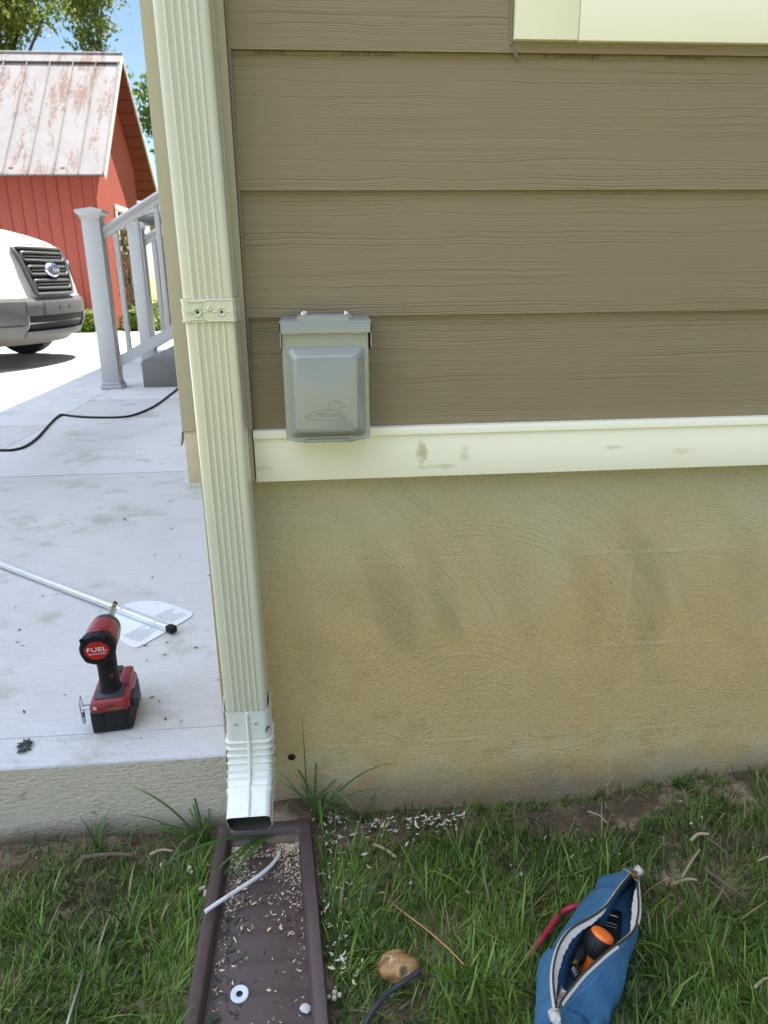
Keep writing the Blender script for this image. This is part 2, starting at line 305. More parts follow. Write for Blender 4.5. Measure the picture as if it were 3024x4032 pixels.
def m_concrete(name, edge=False):
    t = NT(name); sp = t.n('SeparateXYZ', i_Vector=t.co()); x, y, z = sp.outputs
    f = t.noise(160, 4, .7); b = t.noise(1.4, 3)
    if edge:
        v = t.n('CombineXYZ', i_X=t.mathn('MULTIPLY', x, 62), i_Y=0.0, i_Z=t.mathn('MULTIPLY_ADD', t.noise(40, 3), 1.6, t.mathn('MULTIPLY', z, 165))).outputs[0]
        rip = t.noise(1.0, 4, .7, v)
        nm = t.bump(rip, .006, .9); nm = t.bump(t.noise(110, 4, .7), .004, .9, nm); nm = t.bump(f, .0015, .7, nm)
        c = t.mix(t.noise(10, 4, .65), (.56, .485, .35), (.68, .60, .46))
        d = t.mathn('MULTIPLY', t.ramp(t.noise(24, 4, .7), [(.60, (0,) * 3), (.72, (1,) * 3)]), t.n('MapRange', i_Value=z, i_1=-.80, i_2=-.90, i_3=.25, i_4=.75).outputs[0])
        c = t.mix(d, c, (.15, .11, .07))
        c = t.mix(t.n('MapRange', i_Value=t.mathn('MULTIPLY_ADD', t.noise(8, 3), .05, z), i_1=-.895, i_2=-.94, i_3=0.0, i_4=.9).outputs[0], c, (.12, .085, .05))
        return t.fin(c, .88, 0, nm, .25)
    br = t.noise(1.0, 3, .6, t.co((9, 420, 9))); nm = t.bump(br, .0018, .8); nm = t.bump(f, .0012, .7, nm)
    c = t.mix(b, (.54, .54, .525), (.62, .62, .60)); c = t.mix(t.mathn('MULTIPLY', t.ramp(f, [(.3, (1,) * 3), (.48, (0,) * 3)]), .3), c, (.30, .30, .29))
    c = t.mix(t.ramp(br, [(.36, (.30,) * 3), (.54, (0,) * 3)]), c, (.36, .36, .355)); c = t.mix(t.ramp(t.noise(90, 5, .8), [(.70, (0,) * 3), (.80, (.4,) * 3)]), c, (.22, .215, .19))
    gs = t.mathn('MULTIPLY', t.ramp(t.noise(4.5, 5, .72), [(.54, (0,) * 3), (.68, (1,) * 3)]), .62)      # dried clipping smears
    c = t.mix(gs, c, (.30, .315, .215))
    bl = t.mathn('MULTIPLY', t.ramp(t.noise(2.6, 6, .7), [(.5, (0,) * 3), (.72, (1,) * 3)]), .28); c = t.mix(bl, c, (.33, .31, .27))
    # trodden dirt along the joint with the drive
    tr = t.mathn('MULTIPLY', t.n('MapRange', i_Value=t.mathn('ABSOLUTE', t.mathn('SUBTRACT', x, -1.18)), i_1=.05, i_2=.42, i_3=1.0, i_4=0.0).outputs[0], t.n('MapRange', i_Value=t.mathn('ABSOLUTE', t.mathn('SUBTRACT', y, 2.75)), i_1=.2, i_2=1.3, i_3=1.0, i_4=0.0).outputs[0])
    c = t.mix(t.mathn('MULTIPLY', tr, .34), c, (.24, .225, .195))
    return t.fin(c, .8, 0, nm, .3)
def m_soil():
    t = NT('lawn_soil'); sp = t.n('SeparateXYZ', i_Vector=t.co()); y = sp.outputs[1]
    f = t.noise(45, 5, .7); g = t.noise(9, 4, .6)
    c = t.mix(f, (.05, .036, .022), (.17, .125, .078)); c = t.mix(t.ramp(g, [(.5, (0,) * 3), (.66, (1,) * 3)]), c, (.34, .25, .17))
    lawn = t.mix(t.noise(1.6, 5, .7), (.20, .20, .06), (.30, .285, .11))
    far = t.n('MapRange', i_Value=t.mathn('ABSOLUTE', t.mathn('SUBTRACT', y, 0.0)), i_1=1.1, i_2=1.35, i_3=0.0, i_4=1.0).outputs[0]
    c = t.mix(far, c, lawn)
    nm = t.bump(t.mathn('ADD', f, t.noise(160, 3, .7)), .008, .8)
    return t.fin(c, .95, 0, nm, .15)
def m_leaf(name, a=None, b=None, trans=.35, rough=.5, attr=False):
    t = NT(name)
    if attr: c = t.n('Attribute', attribute_name='Col').outputs['Color']
    else: c = t.mix(t.noise(1.5, 3), a, b)
    s = t.fin(c, rough, 0, None, .35)
    tr = t.n('BsdfTranslucent', i_Color=t.mix(.5, c, (.20, .26, .03), 'ADD') if False else c)
    mx = t.n('MixShader', i_0=trans, i_1=t.b.outputs[0], i_2=tr.outputs[0]); t.t.links.new(mx.outputs[0], t.t.nodes['Material Output'].inputs[0])
    return t.m
def m_rust_roof():
    t = NT('rusty_tin_roof'); v = t.co((4.2, .7, .7)); n1 = t.noise(1.3, 7, .78, v); n2 = t.noise(14, 4, .7, t.co((2.2, 1, 1)))
    c = t.mix(t.noise(2.5, 4, .6), (.165, .152, .145), (.26, .245, .235))
    r = t.ramp(t.mathn('MULTIPLY_ADD', n1, .7, t.mathn('MULTIPLY', n2, .3)), [(.51, (0,) * 3), (.565, (.8,) * 3), (.66, (1,) * 3)])
    rc = t.mix(n2, (.085, .036, .014), (.17, .08, .036)); c = t.mix(t.mathn('MULTIPLY', r, .9), c, rc)
    return t.fin(c, .6, .0, t.bump(n2, .01, .4), .35)
def m_red():
    t = NT('red_barn_paint'); n1 = t.noise(1.0, 4, .65, t.co((9, 9, 1.1)))
    c = t.mix(n1, (.27, .060, .045), (.36, .092, .068)); wv = t.ramp(t.noise(1.0, 5, .7, t.co((26, 26, 2.2))), [(.62, (0,) * 3), (.75, (1,) * 3)])
    c = t.mix(t.mathn('MULTIPLY', wv, .4), c, (.32, .15, .115))
    return t.fin(c, .75, 0, t.bump(t.noise(1.0, 3, .6, t.co((60, 60, 4))), .004, .4), .25)
def m_splash():
    t = NT('brown_splash_plastic'); f = t.noise(38, 4, .65); s = t.ramp(t.noise(70, 5, .75), [(.62, (0,) * 3), (.72, (1,) * 3)])
    c = t.mix(f, (.068, .044, .040), (.096, .064, .057)); c = t.mix(t.mathn('MULTIPLY', s, .35), c, (.17, .13, .11))
    return t.fin(c, t.mathn('MULTIPLY_ADD', f, .25, .36), 0, t.bump(t.noise(90, 3), .0006, .5), .45)
def m_canvas():
    t = NT('blue_canvas'); wv = t.n('TexWave', i_Vector=t.co(), i_Scale=260.0, i_Distortion=0.0, bands_direction='DIAGONAL').outputs[1]; n1 = t.noise(26, 5, .65)
    c = t.mix(n1, (.036, .125, .235), (.082, .205, .35)); wr = t.ramp(t.noise(11, 4, .65), [(.52, (0,) * 3), (.72, (1,) * 3)]); c = t.mix(t.mathn('MULTIPLY', wr, .35), c, (.13, .24, .34))
    nm = t.bump(t.noise(34, 4), .006, .7); nm = t.bump(wv, .0004, .5, nm)
    return t.fin(c, .9, 0, nm, .15)
def m_stone(pit):
    t = NT('tan_fieldstone'); n1 = t.ramp(t.noise(30, 6, .7), [(.34, (0,) * 3), (.62, (1,) * 3)]); c = t.mix(n1, (.13, .06, .02), (.56, .34, .13)); c = t.mix(t.ramp(t.noise(48, 3), [(.58, (0,) * 3), (.66, (.8,) * 3)]), c, (.55, .47, .36)); c = t.mix(t.ramp(t.noise(55, 4), [(.6, (0,) * 3), (.68, (1,) * 3)]), c, (.06, .04, .025))
    dd = t.n('VectorMath', operation='DISTANCE', i_0=t.co(), i_1=pit).outputs['Value']; hol = t.n('MapRange', i_Value=t.mathn('MULTIPLY_ADD', t.noise(110, 3), .009, dd), i_1=.0085, i_2=.0135, i_3=1.0, i_4=0.0).outputs[0]
    c = t.mix(t.mathn('MULTIPLY', hol, .85), c, (.035, .022, .012))
    return t.fin(c, .5, 0, t.bump(t.noise(80, 4), .003, .8), .4)

M_SID = m_siding(); M_TRIM = m_trim(); M_FND = m_foundation(); M_CON = m_concrete('broom_finish_concrete'); M_EDGE = m_concrete('formed_concrete_edge', True)
M_SOIL = m_soil(); M_ROOF = m_rust_roof(); M_RED = m_red(); M_SPL = m_splash(); M_CANV = m_canvas(); 
M_CAULK = plain('taupe_caulk', (.19, .145, .105), .55, bump=.6, scale=60)
def m_enamel(name, c, streak):
    t = NT(name); v = t.noise(1.0, 5, .7, t.co((70, 70, 1.6))); n1 = t.noise(40, 5, .75); n2 = t.noise(6, 3)
    col = t.mix(n2, tuple(x * .96 for x in c), tuple(min(1, x * 1.03) for x in c)); col = t.mix(t.mathn('MULTIPLY', t.ramp(v, [(.52, (0,) * 3), (.74, (1,) * 3)]), streak), col, (.40, .36, .24))
    col = t.mix(t.mathn('MULTIPLY', t.ramp(n1, [(.68, (0,) * 3), (.74, (1,) * 3)]), .5), col, (.30, .27, .19))
    nm = t.bump(t.noise(1.0, 3, .5, t.co((18, 18, 5))), .0016, .5)
    return t.fin(col, t.mathn('MULTIPLY_ADD', n1, .2, .2), 0, nm, .6, Coat_Weight=.7, Coat_Roughness=.08)
M_ALM = m_enamel('almond_gutter_enamel', (.61, .595, .45), .35)
M_CORN = plain('cream_corner_board', (.46, .41, .30), .5, var=.08, scale=12)
M_BARE = plain('bare_weathered_board', (.60, .50, .34), .85, var=.3, scale=130, bump=.8)
M_STEELP = plain('grey_powder_coat', (.295, .305, .275), .16, var=.06, scale=20, spec=.6)
M_ZINC = plain('zinc_screw', (.62, .62, .6), .25, 1, scale=200)
M_VINYL = plain('white_vinyl', (.78, .78, .77), .35, var=.04, scale=8)
M_RAIL = plain('white_vinyl_rail', (.42, .43, .44), .4, var=.04, scale=8)
M_BLK = plain('black_rubber', (.008, .008, .009), .6, bump=.4, scale=80, spec=.25)
M_BLKP = plain('black_plastic', (.010, .010, .011), .5, scale=60, spec=.28)
M_GREYP = plain('grey_pad_plastic', (.035, .037, .045), .5, scale=60)
M_TRED = plain('red_tool_plastic', (.24, .008, .013), .33, var=.2, scale=60)
M_TRED2 = plain('red_badge', (.40, .016, .018), .35, scale=60)
M_STEEL = plain('brushed_steel', (.56, .56, .55), .3, 1, scale=90)
M_GOLD = plain('gold_bit_collar', (.55, .36, .09), .35, 1, scale=90)
M_INKW = plain('white_ink', (.72, .72, .72), .6)
M_INKG = plain('grey_ink', (.27, .29, .34), .7)
M_INKR = plain('red_ink', (.35, .03, .07), .7)
M_ALU = plain('anodised_aluminium', (.82, .825, .82), .45, 1, var=.1, scale=40)
M_PLATE = plain('white_blade_plastic', (.72, .75, .75), .4, var=.04, scale=14)
M_VANW = plain('white_van_paint', (.62, .61, .58), .25, var=.03, scale=2, spec=.6)
M_VANG = plain('grey_bumper_plastic', (.085, .086, .088), .6, var=.08, scale=30, bump=.5)
M_VANG2 = plain('pale_lower_valance', (.11, .102, .092), .65, var=.1, scale=10)
M_GRIL = plain('grey_grille_bar', (.09, .088, .088), .4, var=.05, scale=30)
M_VOID = plain('black_recess', (.006, .006, .006), .7)
M_GLASS = plain('dark_glazing', (.02, .025, .03), .08, spec=.8)
M_LENS = plain('headlight_lens', (.30, .32, .34), .12, .4, spec=.8, scale=12, var=.5)
M_CHROME = plain('chrome', (.75, .76, .78), .12, 1)
M_OVAL = plain('blue_emblem', (.03, .07, .20), .25)
M_TYRE = plain('tyre_rubber', (.018, .018, .018), .8, bump=.6)
M_RIM = plain('silver_rim', (.45, .45, .45), .4, .8)
M_SHING = plain('grey_shingles', (.12, .115, .11), .9, var=.35, scale=9, bump=.8)
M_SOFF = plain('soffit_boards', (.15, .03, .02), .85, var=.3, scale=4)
M_TRIMW = plain('old_white_paint', (.56, .54, .48), .7, var=.25, scale=14)
M_BARK = plain('bark', (.055, .045, .036), .95, var=.5, scale=12, bump=.8)
M_WHITEPL = plain('white_cable_jacket', (.74, .74, .70), .4, var=.05)
M_COPPER = plain('copper_strand', (.60, .29, .15), .35, 1)
M_CABLE = plain('dark_armoured_cable', (.055, .06, .068), .35, .3, var=.4, scale=160)
M_REDCAB = plain('red_cable_jacket', (.38, .018, .05), .33, var=.15, scale=80)
M_ORANGE = plain('orange_handle', (.85, .16, .015), .35, var=.06)
M_BRASS = plain('brass', (.33, .26, .10), .35, 1)
M_TAPE = plain('off_white_zip_tape', (.56, .53, .46), .85, var=.2, scale=160, bump=.5)
M_TEETH = plain('zip_teeth', (.13, .115, .09), .4, .9)
M_CREAMS = plain('cream_seed', (.52, .46, .33), .6, var=.2, scale=120)
M_STRAW = plain('dry_straw', (.40, .31, .18), .8, var=.35, scale=90)
M_TWIG = plain('brown_twig', (.15, .11, .075), .9, var=.4, scale=90)
M_CHIP = plain('pale_wood_shaving', (.74, .60, .40), .8, var=.3, scale=220)
M_PCHIP = plain('white_paint_flake', (.60, .59, .56), .7, var=.15, scale=140)
M_FLY = plain('fly_black', (.01, .01, .012), .3)
M_WING = plain('fly_wing', (.07, .07, .08), .25)
M_HOUSEB = plain('pale_grey_cladding', (.42, .43, .44), .7, var=.1, scale=3)
M_GRASS = m_leaf('grass_blades', trans=.3, rough=.45, attr=True)
M_LEAF = m_leaf('tree_leaves', trans=.42, rough=.5, attr=True)
M_IVY = m_leaf('ground_leaves', trans=.4, rough=.45, attr=True)
M_STRAP = M_ALM

# ------------------------------------------------------------------ terrain
GZ, SZ = -0.965, -0.795            # lawn level by the wall, top of the concrete
def gh(x, y):
    """gentle lumps of the lawn close to the house"""
    a = mnoise.noise(Vector((x * 4.3, y * 4.3, 1.7))) * .010 + mnoise.noise(Vector((x * 13, y * 13, 5.1))) * .005
    rise = max(0, min(1, (x - .55) / .5)) * max(0, min(1, (y + .45) / .35)) * .045   # soil banks up the wall to the right
    rise += max(0, 1 - ((x - 0.03) / .12) ** 2) * max(0, min(1, (y + .10) / .1)) * .05
    return GZ + a + rise
def axis(lo, hi, step, outs): return sorted(set(list(np.round(np.arange(lo, hi + 1e-6, step), 4)) + outs))
xs = axis(-1.6, 2.0, .025, [-160, -80, -40, -20, -10, -6, -3, 3, 5, 8, 12, 20, 40, 80, 160])
ys = axis(-1.3, .1, .025, [-160, -80, -40, -20, -10, -5, -3, -2, .4, 2, 6, 10.6, 10.9, 13, 20, 30, 50, 90, 160])
V = []; 
for y in ys:
    for x in xs:
        if -1.6 <= x <= 2.0 and -1.3 <= y <= .1: z = gh(x, y)
        else: z = GZ if y < 10.7 else -.85
        V.append((x, y, z))
nx = len(xs); F = np.array([(j * nx + i, j * nx + i + 1, (j + 1) * nx + i + 1, (j + 1) * nx + i) for j in range(len(ys) - 1) for i in range(nx - 1)])
kind(big_mesh('ground', np.array(V), F, M_SOIL, smooth=True), 'structure')

def slab(name, x0, x1, y0, y1, zt, jy=(), jx=()):
    """concrete pad: rounded front arris, tooled joints as real grooves"""
    mb = MB(); prof = []                        # profile along y (top), with grooves
    def gro(y):
        if y < .2: return [(y - .0022, zt), (y - .0012, zt - .003), (y + .0012, zt - .003), (y + .0022, zt)]
        return [(y - .022, zt), (y - .020, zt - .0022), (y - .0065, zt - .0022), (y - .005, zt - .014), (y + .005, zt - .014), (y + .0065, zt - .0022), (y + .020, zt - .0022), (y + .022, zt)]
    prof = [(y0 + .006 - .006 * math.cos(a), zt - .006 + .006 * math.sin(a)) for a in [R(k) for k in (0, 22, 45, 68, 90)]]
    for y in jy: prof += gro(y)
    prof += [(y1, zt)]
    top = [[(x0, y, z) for y, z in prof], [(x1, y, z) for y, z in prof]]
    mb.loft(top, False, mi=0)
    mb.add([(x0, y0, -1.15), (x1, y0, -1.15), (x1, y0, prof[0][1]), (x0, y0, prof[0][1])], [(0, 1, 2, 3)], 1)
    for x in (x0, x1): mb.add([(x, y0, -1.15), (x, y1, -1.15)] + [(x, y, z) for y, z in prof[::-1]], [tuple(range(2 + len(prof)))], 1)
    mb.add([(x0, y1, -1.15), (x1, y1, -1.15), (x1, y1, zt), (x0, y1, zt)], [(0, 1, 2, 3)], 1)
    return kind(mb.build(name, [M_CON, M_EDGE], smooth=50), 'structure')
slab('walkway', -1.548, -.094, 0.0, 10.8, SZ, (.092, 2.11, 4.2, 6.3, 8.4))
slab('driveway', -14, -1.556, 0.0, 10.8, SZ - .002, (3.32, 6.6))

# ------------------------------------------------------------------ house
house = thing('house', 'taupe lap-sided house with cream corner board, white skirt trim and stained foundation wall', 'house', (0, 0, GZ))
HX, HY = 8.0, 9.0
mb = MB(); E0 = .1785; zb = -E0
while zb < 3.55:
    # each plank: tapered lap, bottom edge 13 mm proud
    prof = [(-.0145, zb), (-.0145 + .0005, zb + .001), (-.0068, zb + E0 + .002), (-.0048, zb + E0 + .03), (.003, zb + E0 + .03), (-.0055, zb)]
    mb.prism(prof, 0, .0025, HX)
    zb += E0
mb.build('siding', M_SID, house, smooth=20)
mb = MB(); mb.box(-.096, HX, .004, HY, -.26, 3.58); mb.build('wall', M_SID, house, smooth=0)
mb = MB()
for z in np.arange(-.178, 3.45, E0): mb.prism([(-.1105, z), (-.102, z + E0 + .003), (-.098, z + E0 + .003), (-.098, z)], 1, .1, HY)
mb.v = [(p[0], p[1], p[2]) for p in mb.v]; mb.build('side_siding', M_SID, house, smooth=20)
# corner board: cream cladding above, torn-off end showing the bare board below
mb = MB(); mb.box(-.1108, 0, -.0185, .10, -.1735, 3.56, .0012); cb = mb.build('corner_board', M_CORN, house)
mb = MB(); mb.box(-.1085, -.002, -.0165, .098, -.2594, -.1737, .0008); bare = mb.build('bare_board_end', M_BARE, cb, world=False); 
bare.location = -Vector(house['_base'])
mb = MB(); pts = [(-.1115, -.0165, -.1745), (-.1125, -.0175, -.185), (-.1150, -.0175, -.197)]
mb.loft([[p, (p[0], p[1] + .022, p[2])] for p in pts], False); mb.loft([[(p[0] - .0005, p[1], p[2]), (p[0] - .0005, p[1] + .022, p[2])] for p in pts], False)
q = mb.build('peeled_cladding', M_CORN, cb, world=False); q.location = -Vector(house['_base'])
mb = MB(); mb.box(.0006, HX, -.0215, .003, -.2594, -.1868, .001); mb.prism([(-.0262, -.1865), (-.0262, -.1752), (-.0255, -.1741), (.003, -.1725), (.003, -.1865)], 0, .0006, HX)
mb.build('skirt_board', M_TRIM, house)
mb = MB(); mb.box(-.094, HX, .012, .25, -1.2, -.2605); 
fo = mb.build('foundation', M_FND, None, smooth=0); fo.parent = house; fo.location = -Vector(house['_base'])
mb = MB(); mb.box(-.094, .1, .252, HY, -1.2, -.2605); mb.build('side_foundation', M_EDGE, house, smooth=0)
mb = MB(); p = px(1148, 2981, 1, .0115)
mb.lathe([(.0001, .0015), (.0042, .0012), (.0062, -.0006), (.0078, 0)], p, (0, -1, 0), 9); hole = mb.build('anchor_hole', M_VOID, house)
# caulk beads
mb = MB(); mb.tube([(.0022, -.0125 + .001 * math.sin(z * 40), z) for z in np.arange(-.17, 3.4, .02)], .0036, 6); mb.tube([(.3972, -.0125, z) for z in np.arange(.366, 1.4, .02)], .004, 6)
mb.tube([(.3985, -.0125, .3665), (.402, -.013, .359), (.407, -.0135, .350)], [.003, .0032, .002], 6); mb.build('caulk', M_CAULK, house)
# half hidden print on the nailing line of the planks
M_PRINT = plain('brown_print', (.125, .09, .055), .8)
for s, u, z in (("Linea de clavar", 1450, .3560), ("Nail line", 1062, .3560), ("Ter clameciavage", 2240, .3560), ("HardiePlank", 2700, .3560)):
    mb = MB(); p = px(u, 212, 1, -.0074); add_text(mb, s, .0115, (p.x, -.0078, z), (1, 0, 0), (0, 0, 1), 0.0, 1.1); mb.build('plank_print', M_PRINT, house, smooth=0)
# window above right: casing, frame, pane
mb = MB(); mb.box(.399, .4905, -.0235, .003, .3712, 1.55, .0012); mb.box(.4913, 1.45, -.0235, .003, .3706, .462, .0012); mb.box(1.451, 1.54, -.0235, .003, .3712, 1.55, .0012); mb.box(.399, 1.54, -.0235, .003, 1.551, 1.64, .0012)
wc = mb.build('window_casing', M_TRIM, house)
mb = MB()
for a in ((.492, 1.449, .4625, .50), (.492, 1.449, 1.51, 1.55)): mb.box(a[0], a[1], -.016, .003, a[2], a[3], .002)
for a in ((.492, .53), (1.41, 1.449)): mb.box(a[0], a[1], -.016, .003, .5005, 1.5095, .002)
mb.build('window_frame', M_VINYL, house)
mb = MB(); mb.box(.5305, 1.4095, -.006, .002, .501, 1.509); mb.build('window_pane', M_GLASS, house, smooth=0)
# roof: gable, ridge along y, eaves overhang the side walls
mb = MB(); ez, rz = 3.60, 5.9; ex = -.80
for s0, s1 in ((ex, HX / 2), (HX + .5, HX / 2)): mb.loft([[(s0, -.35, ez), (s0, -.35, ez + .14), (s1, -.35, rz + .14), (s1, -.35, rz)], [(s0, HY + .35, ez), (s0, HY + .35, ez + .14), (s1, HY + .35, rz + .14), (s1, HY + .35, rz)]], True, True, True)
mb.build('roof', M_SHING, house, smooth=0)
mb = MB(); mb.prism([(-.09, 3.581), (HX, 3.581), (HX / 2, rz - .02)], 1, .0, .1); mb.build('gable', M_SID, house, smooth=0)
mb = MB(); mb.box(ex - .002, -.12, -.349, HY + .349, ez - .03, ez - .002); mb.build('soffit', M_VINYL, house, smooth=0)

# ------------------------------------------------------------------ downspout
ds = thing('downspout', 'cream ribbed metal downspout strapped to the corner board, crimped elbow at its foot', 'downspout', (-.04, -.05, -.88))
def ds_loop(xl, xr, yf, yb, rf=.0085, rb=.003, ribs=True, z=0, grow=0):
    xl -= grow; xr += grow; yf -= grow; yb += grow
    L = []
    for a in np.linspace(180, 270, 7): L.append((xl + rf + rf * math.cos(R(a)), yf + rf + rf * math.sin(R(a))))
    if ribs:
        w_ = (xr - xl - 2 * rf); c0 = xl + rf + w_ * .145; st = w_ * .178
        for k in range(5):
            c = c0 + k * st
            L += [(c - .0026, yf), (c - .0013, yf - .0019), (c, yf - .0024), (c + .0013, yf - .0019), (c + .0026, yf)]
            if k < 4: L += [(c + st / 2 - .0012, yf + .0004), (c + st / 2, yf - .0003), (c + st / 2 + .0012, yf + .0004)]
    for a in np.linspace(270, 360, 7): L.append((xr - rf + rf * math.cos(R(a)), yf + rf + rf * math.sin(R(a))))
    ym = yb - .012
    L += [(xr, ym - .008), (xr + .0008, ym - .006), (xr, ym - .004), (xr, ym), (xr + .0008, ym + .002), (xr, ym + .004)]
    for a in (0, 45, 90): L.append((xr - rb + rb * math.cos(R(a)), yb - rb + rb * math.sin(R(a))))
    for a in (90, 135, 180): L.append((xl + rb + rb * math.cos(R(a)), yb - rb + rb * math.sin(R(a))))
    return L
def lean(z): return -.0088 * (z + .25)
XL, XR, YF, YB = -.0785, -.0065, -.0772, -.0265
base_loop = ds_loop(XL, XR, YF, YB)
mb = MB(); zz = list(np.linspace(3.4, .45, 12)) + list(np.arange(.42, -.63, -.03)) + [-.656]
lps = []
for z in zz:
    wob = .0006 * mnoise.noise(Vector((0, 3, z * 5)))
    lps.append([(x + lean(z) + wob, y + wob, z) for x, y in base_loop])
mb.loft(lps, True, False, False); mb.build('pipe', M_ALM, ds, smooth=40)
# strap with two stamped halves and a screw
mb = MB(); zc, hh = .0145, .0163; sl_ = ds_loop(XL, XR, YF, YB, ribs=False, grow=.0024)
def strap_loop(z, g): return [(x + lean(z), y, z) for x, y in ds_loop(XL, XR, YF, YB, ribs=False, grow=g)]
mb.loft([strap_loop(zc + hh, .0012), strap_loop(zc + hh, .0030), strap_loop(zc + hh - .0012, .0034), strap_loop(zc + hh - .005, .0026), strap_loop(zc + .003, .0026), strap_loop(zc, .0034), strap_loop(zc - .003, .0026), strap_loop(zc - hh + .005, .0026), strap_loop(zc - hh + .0012, .0034), strap_loop(zc - hh, .0030), strap_loop(zc - hh, .0012)], True)
st = mb.build('strap', M_STRAP, ds, smooth=40)
mb = MB(); yf = YF - .0026; x0, x1 = -.0535, -.0095
tab = []
for k in range(5): a = R(90 + 22.5 * k); tab.append((x0 + .009 + .009 * math.cos(a), zc + hh - .009 + .009 * math.sin(a)))
for k in range(5): a = R(180 + 22.5 * k); tab.append((x0 + .009 + .009 * math.cos(a), zc - hh + .009 + .009 * math.sin(a)))
tab += [(x1, zc - hh), (x1, zc + hh)]
mb.loft([[(x, yf + .001, z) for x, z in tab], [(x, yf - .0014, z) for x, z in tab]], True, False, True)
ctr = (sum(p[0] for p in tab) / len(tab), zc)
mb.loft([[(x, yf - .0014, z) for x, z in tab], [(x * .97 + ctr[0] * .03, yf - .0022, z * .9 + ctr[1] * .1) for x, z in tab], [(x * .92 + ctr[0] * .08, yf - .0011, z * .76 + ctr[1] * .24) for x, z in tab]], True)
def own(o, parent_thing, mother):            # sub-part: re-parent to a part, keeping the thing's base offset
    o.parent = mother; return o
def sub(mb, name, mat, mother, th, smooth=35):
    o = mb.build(name, mat, th, smooth=smooth); o.parent = mother; return o
sub(mb, 'strap_tab', M_STRAP, st, ds)
mb = MB()
for cx in (-.0605, -.0265):
    mb.lathe([(.0066, 0), (.0066, .0012), (.0056, .0018), (.0046, .0008), (.0022, .0001)], (cx, yf - .0008, zc - .002), (0, -1, 0), 20)
    mb.tube([(cx - .0125, yf - .0014, zc - .002), (cx - .006, yf - .0014, zc - .002)], .0010, 6); mb.tube([(cx + .006, yf - .0014, zc - .002), (cx + .0125, yf - .0014, zc - .002)], .0010, 6)
    for dz in (.0125, -.0125): mb.tube([(cx - .011, yf - .0008, zc + dz), (cx + .011, yf - .0008, zc + dz)], .0011, 6)
sub(mb, 'stamped_ribs', M_STRAP, st, ds)
for cx in (-.0605, -.0265): mb = MB(); mb.lathe([(.0020, 0), (.0020, .0022), (.0001, .0022)], (cx, yf, zc - .002), (0, -1, 0), 12); sub(mb, 'screw_hole', M_VOID, st, ds)
mb = MB(); c = (-.0437, yf - .0012, zc + .002); mb.lathe([(.0036, 0), (.0036, .0016), (.0028, .0024), (.0001, .0026)], c, (0, -1, 0), 16); M4 = Matrix.Translation((c[0], c[1] - .0026, c[2])) @ Matrix.Rotation(R(28), 4, 'Y')
mb.box(-.0004, .0004, -.0002, .0004, -.0030, .0030, M=M4, mi=1); sub(mb, 'strap_screw', [M_ZINC, M_VOID], st, ds)
# elbow
ZT = -.713; RIN = .071; ANG = 60; NC = 6; LEN = .056; DEP = .0575
eb = [(x, y) for x, y in ds_loop(XL, XR, YF, YB + .003, ribs=False, grow=.0018, rf=.0105, rb=.008)]
yfr = YF - .0018; piv_y = yfr - RIN
def ebl(a, s=0.0, g=0.0, xo=0.0, squash=1.0):
    """section of the elbow turned by angle a about the throat pivot; s slides it along the axis, g grows it"""
    out = []; ca, sa = math.cos(a), math.sin(a); xm = (XL + XR) / 2
    for x, y in eb:
        d = (y - yfr); d = d * squash; rr = RIN + d
        n = Vector((x - xm, d - DEP / 2, 0)); n.normalize()
        X = x + n.x * g; rr += n.y * g
        out.append((X + lean(ZT) + xo, piv_y + rr * ca - s * sa, ZT - rr * sa - s * ca))
    return out
mb = MB(); L = []
for k, z in enumerate(np.linspace(-.652, ZT, 6)): L.append([(p[0], p[1], p[2] + (z - ZT)) for p in ebl(0, g=.0016 if k == 0 else 0)])
for k in range(NC):
    a0 = R(ANG) * k / NC; a1 = R(ANG) * (k + 1) / NC
    L += [ebl(a0, g=0), ebl(a0 + .006, g=.0034), ebl(a0 + .026, g=.0042), ebl(a0 + .048, g=.0026), ebl((a0 + a1) / 2 + .02, g=.0012), ebl(a1 - .004, g=.0004)]
aE = R(ANG); L += [ebl(aE, .002, .0), ebl(aE, .006, .0030, squash=.99), ebl(aE, .016, -.0004, squash=.98), ebl(aE, LEN * .6, -.0004, squash=.99), ebl(aE, LEN - .004, -.0006, squash=.98), ebl(aE, LEN, -.0002, squash=.98)]
def flare(loop, k=.0065):                    # rear lip of the mouth sags and is scalloped by the pipe ribs
    out = []; ax_ = Vector((0, -math.sin(aE), -math.cos(aE))); xm = (XL + XR) / 2 + lean(ZT)
    for p, (x, y) in zip(loop, eb):
        v = max(0, (y - yfr) / DEP - .45) / .55; u = (p[0] - xm) / .037; e = v * k * max(0, 1 - u * u) + v * .0010 * math.cos(u * 16)
        out.append(tuple(Vector(p) + ax_ * e))
    return out
L[-1] = flare(L[-1])
mb.loft(L, True); Li = [ebl(aE, LEN, -.0016, squash=.98), ebl(aE, LEN * .5, -.0022, squash=.99), ebl(aE, .0, -.003), ebl(aE * .6, 0, -.003), ebl(aE * .2, 0, -.003)]
Li[0] = flare(Li[0]); mb.loft(Li, True, mi=1); mb.loft([L[-1], Li[0]], True)
el = mb.build('elbow', [m_enamel('white_elbow_enamel', (.74, .735, .645), .25), plain('elbow_inside_shade', (.05, .045, .03), .5, var=.6, scale=60)], ds, smooth=32)  # elbow interior coloured dark, standing in for shade inside the mouth
